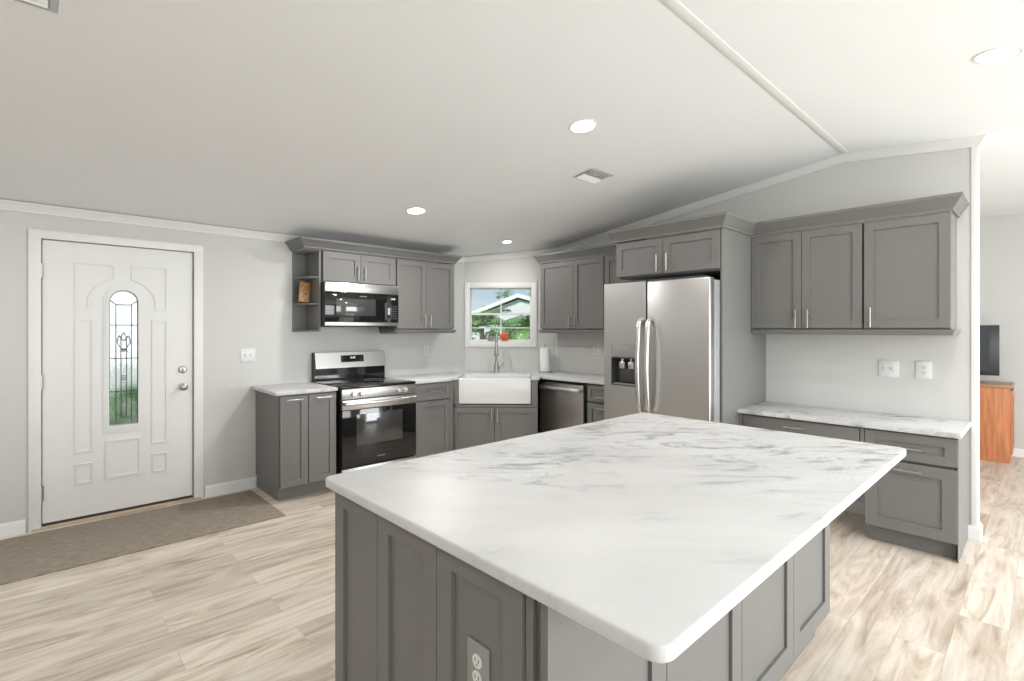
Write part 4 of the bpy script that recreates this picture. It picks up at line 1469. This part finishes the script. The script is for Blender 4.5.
t = thing('succulent_pot', sill(-0.118), 0, 'small grey potted succulent on the window sill left of the faucet', 'plant pot')
MB().lathe([(0, 0), (0.034, 0), (0.045, 0.05), (0.047, 0.062), (0.040, 0.062), (0.038, 0.05), (0, 0.05)], n=20).build('pot', M_GREYPOT, t)
lf_ = MB()
for ring_, (nn, tilt, ln) in enumerate(((9, 60, 0.05), (7, 38, 0.05), (5, 16, 0.05))):
    for k in range(nn):
        Mx = Matrix.Translation((0, 0, 0.052)) @ Matrix.Rotation(2 * PI * k / nn + ring_, 4, 'Z') @ Matrix.Rotation(R(tilt), 4, 'X')
        lf_.lathe([(0, 0), (0.008, 0.012), (0.011, 0.028), (0.006, 0.043), (0, ln)], n=8, M=Mx)
lf_.build('leaves', add_noise_tint(mat('succulent_green', (0.13, 0.22, 0.15), 0.6), 20, 0.2), t)
t = thing('pumpkin_ornament', sill(0.045), 0, 'small orange pumpkin ornament on the window sill right of the faucet', 'ornament')
pk = bmesh.new()
bmesh.ops.create_uvsphere(pk, u_segments=32, v_segments=16, radius=1)
for v in pk.verts:
    a = math.atan2(v.co.y, v.co.x)
    rr = 1 - 0.09 * abs(math.sin(a * 4)) ** 0.6 * math.hypot(v.co.x, v.co.y)
    v.co = Vector((v.co.x * 0.060 * rr, v.co.y * 0.060 * rr, 0.056 + v.co.z * 0.046))
pm_ = MB()
pm_._add(pk, 0)
pm_.build('body', M_ORANGE, t)
MB().lathe([(0, 0), (0.028, 0), (0.03, 0.008), (0.024, 0.018), (0, 0.018)], n=18).build('foot', M_ORANGE, t)
MB().tube([(0, 0, 0.098), (0.003, 0, 0.112), (0.01, 0, 0.122)], [0.008, 0.006, 0.005], n=8).build('stem', M_TRUNK, t)

# ------------------------------------------------------------------ the room beyond: console and television
CX, CY_ = 7.50, 0.268
t = thing('media_console', (CX, CY_, 0), 0, 'orange oak console cabinet with glazed doors in the far room', 'console')
CL, CDp, CH = 0.47, 0.46, 0.83
MB().box(0.0, CL, 0.02, CDp, 0.06, CH - 0.03, bev=0.004).build('body', M_WOOD, t)
MB().box(-0.015, CL + 0.01, 0.0, CDp + 0.01, CH - 0.03, CH, bev=0.006).build('top', M_WOODEDGE, t)
MB().box(0.0, CL, 0.025, CDp, 0.0, 0.06).build('plinth', M_WOOD, t)
for x0, x1 in ((0.02, CL / 2 - 0.004), (CL / 2 + 0.004, CL - 0.02)):
    dr_ = MB()
    dr_.ring([(x0, 0.09), (x1, 0.09), (x1, CH - 0.06), (x0, CH - 0.06)], [(x0 + 0.045, 0.15), (x1 - 0.045, 0.15), (x1 - 0.045, CH - 0.12), (x0 + 0.045, CH - 0.12)], 0.0, 0.02)
    dro = dr_.build('door', M_WOOD, t)
    MB().box(x0 + 0.04, x1 - 0.04, 0.012, 0.016, 0.145, CH - 0.115).build('glass_panel', M_WINDOWGLASS, dro)
t = thing('television', (CX + 0.20, 0.815, CH + 0.0005), R(-84), 'black flat screen television standing on the oak console', 'television')
MB().box(-0.15, 0.15, -0.09, 0.09, 0, 0.012, bev=0.004).box(-0.03, 0.03, -0.015, 0.015, 0.01, 0.10).build('stand', M_BLACK, t)
MB().box(-0.44, 0.44, -0.018, 0.03, 0.08, 0.64, bev=0.006).build('bezel', M_BLACK, t)
MB().box(-0.42, 0.36, -0.0205, -0.017, 0.135, 0.622).build('screen', M_SCREEN, t)

# ------------------------------------------------------------------ outside
GZ = -0.55
struct(MB().box(-40, 60, YREAR - 40, 70, GZ - 0.1, GZ).build('ground', M_LAWN))
struct(MB().box(-1.0, 2.2, YA + 0.125, YA + 2.2, GZ, -0.02).build('path', M_CONCRETE))
# neighbour's house seen through the window; local frame along the view direction
VD = Vector((math.sin(R(42.4)), math.cos(R(42.4)), 0))
VR = Vector((VD.y, -VD.x, 0))
hp = VD * 26.0 + VR * 0.45
t = thing('neighbour_house', (hp.x, hp.y, GZ), -R(42.4), 'white low gabled house across the lawn seen through the sink window', 'house')
HW, HE, HPk = 1.95, 2.78, 3.62
b = MB()
XZ3 = Matrix(((1, 0, 0, 0), (0, 0, 1, 0), (0, 1, 0, 0), (0, 0, 0, 1)))
b.prism([(-HW, 0), (4.6, 0), (4.6, 2.45), (0.3, HPk - 0.1), (-HW, HE - 0.12)], 0.0, 9.0, M=XZ3)
b.build('wall', M_HOUSEW, t)
rf = MB()
rf.prism([(-HW - 0.45, HE - 0.22), (0.25, HPk), (4.9, 2.30), (4.9, 2.50), (0.25, HPk + 0.20), (-HW - 0.45, HE - 0.02)], -0.2, 9.3, M=XZ3)
rf.build('roof', M_HOUSER, t)
MB().box(-0.55, 0.15, -0.04, 0.0, 0.2, 2.15).build('door', M_HOUSED, t)
wn = MB().box(0.7, 1.9, -0.03, 0.0, 1.0, 2.0)
wn.build('window', M_WINDOWGLASS, t)
lp = VD * 41 - VR * 7.5
t = thing('neighbour_house', (lp.x, lp.y, GZ), -R(42.4), 'low white roofed house further left beyond the lawn', 'house')
MB().box(-5, 5.5, 0, 7, 0, 2.6).build('wall', M_HOUSEW, t)
MB().prism([(-5.4, 2.6), (5.9, 2.6), (5.9, 2.9), (0.25, 3.35), (-5.4, 2.9)], -0.4, 7.4, M=XZ3).build('roof', M_HOUSER, t)


def palm(x, y, h, crown, nf, label, lean=0.0, seed=1, droop=1.0):
    rnd = random.Random(seed)
    tt = thing('palm_tree', (x, y, GZ), rnd.random() * 6, label, 'palm tree')
    MB().tube([(0, 0, 0), (lean * 0.3, 0, h * 0.5), (lean, 0, h)], [0.075, 0.055, 0.045], n=10).build('trunk', M_TRUNK, tt)
    fr = bmesh.new()
    for k in range(nf):
        az = 2 * PI * k / nf + rnd.uniform(-0.2, 0.2)
        el = rnd.uniform(0.15, 1.25)
        L_ = crown * rnd.uniform(0.8, 1.1)
        pts = []
        p = Vector((lean, 0, h))
        e_ = el
        for q in range(13):
            pts.append(p.copy())
            p = p + Vector((math.cos(az) * math.cos(e_), math.sin(az) * math.cos(e_), math.sin(e_))) * (L_ / 12)
            e_ -= 0.13 * droop
        sd = Vector((-math.sin(az), math.cos(az), 0))
        for q in range(1, 12):
            d = (pts[q + 1] - pts[q]).normalized()
            wl_ = L_ * 0.30 * math.sin(PI * (q + 1.5) / 14.5)
            for s in (-1, 1):
                tip = pts[q] + sd * s * wl_ + d * wl_ * 0.55 - Vector((0, 0, wl_ * 0.35))
                bw = d * (L_ / 34)
                mid = pts[q] + (tip - pts[q]) * 0.45 + Vector((0, 0, 0.02))
                v = [fr.verts.new(c_) for c_ in (pts[q] - bw * 0.5, mid - bw, tip, mid + bw, pts[q] + bw * 0.5)]
                fr.faces.new(v)
    m_ = MB()
    m_._add(fr, 0)
    m_.build('fronds', M_PALM, tt, smooth=False)
    return tt


def at(u_off, d):
    p = VD * d + VR * (u_off * d / 506.5)
    return p.x, p.y


x, y = at(-22, 10.0)
palm(x, y, 2.0, 0.8, 20, 'bushy green palm on the left outside the sink window', 0.0, 3)
x, y = at(25, 12.5)
palm(x, y, 2.0, 0.95, 20, 'bushy green palm on the right outside the sink window', 0.0, 5)
x, y = at(2.0, 48)
palm(x, y, 5.2, 1.15, 14, 'tall palm rising behind the ridge of the gabled house', 0.2, 8, 0.8)
x, y = at(-15, 52)
palm(x, y, 3.9, 1.1, 14, 'distant palm left of the gabled house', 0.2, 9, 0.8)
x, y = at(33, 50)
palm(x, y, 5.0, 1.1, 14, 'distant palm at the right edge of the sink window', 0.1, 11, 0.8)


def shrub(x, y, r, h, label, seed):
    rnd = random.Random(seed)
    tt = thing('shrub', (x, y, GZ), 0, label, 'shrub')
    MB().cyl((0, 0, 0), (0, 0, h * 0.6), 0.04, 0.02, n=8).build('stem', M_TRUNK, tt)
    bmx = bmesh.new()
    for k in range(420):
        a, c_ = rnd.uniform(0, 2 * PI), rnd.uniform(-1, 1)
        rr = r * rnd.uniform(0.6, 1.05)
        s_ = math.sqrt(1 - c_ * c_)
        p = Vector((rr * s_ * math.cos(a), rr * s_ * math.sin(a), h * 0.55 + h * 0.47 * c_))
        d1 = Vector((rnd.uniform(-1, 1), rnd.uniform(-1, 1), rnd.uniform(-0.3, 1))).normalized() * 0.11
        d2 = d1.cross(Vector((rnd.uniform(-1, 1), rnd.uniform(-1, 1), 1))).normalized() * 0.045
        bmx.faces.new([bmx.verts.new(q) for q in (p - d1, p + d2, p + d1, p - d2)])
    m_ = MB()
    m_._add(bmx, 0)
    m_.build('leaves', M_LEAF, tt, smooth=False)


HEDGE = [(-28, 20, 0.50, 2.0, 'leafy green shrub at the left of the row before the gabled house'), (-13, 21.5, 0.5, 1.9, 'leafy green shrub second from left before the gabled house'),
         (2, 23, 0.5, 1.75, 'leafy green shrub in the middle before the gabled house'), (17, 21.5, 0.5, 1.95, 'leafy green shrub second from right before the gabled house'), (31, 20, 0.5, 2.05, 'leafy green shrub at the right of the row before the gabled house')]
for q, (uo, dd2, r2, h2, lab) in enumerate(HEDGE):
    x, y = at(uo, dd2)
    shrub(x, y, r2, h2, lab, 40 + q)


# what stands beyond the entry door
t = thing('white_fence', (0.9, YA + 6.2, GZ), -PI / 4, 'white board fence beyond the entry door', 'fence')
for k in range(24):
    MB().box(-3.6 + k * 0.3, -3.32 + k * 0.3, 0, 0.03, 0.02, 2.7).build('board', M_FENCE, t)
MB().box(-3.6, 3.6, 0.03, 0.08, 1.6, 1.7).box(-3.6, 3.6, 0.03, 0.08, 0.4, 0.5).build('rail', M_FENCE, t)
shrub(-0.15, YA + 4.9, 0.5, 1.0, 'green shrub on the left beyond the entry door', 31)
shrub(1.05, YA + 4.2, 0.4, 1.1, 'green shrub on the right beyond the entry door', 32)
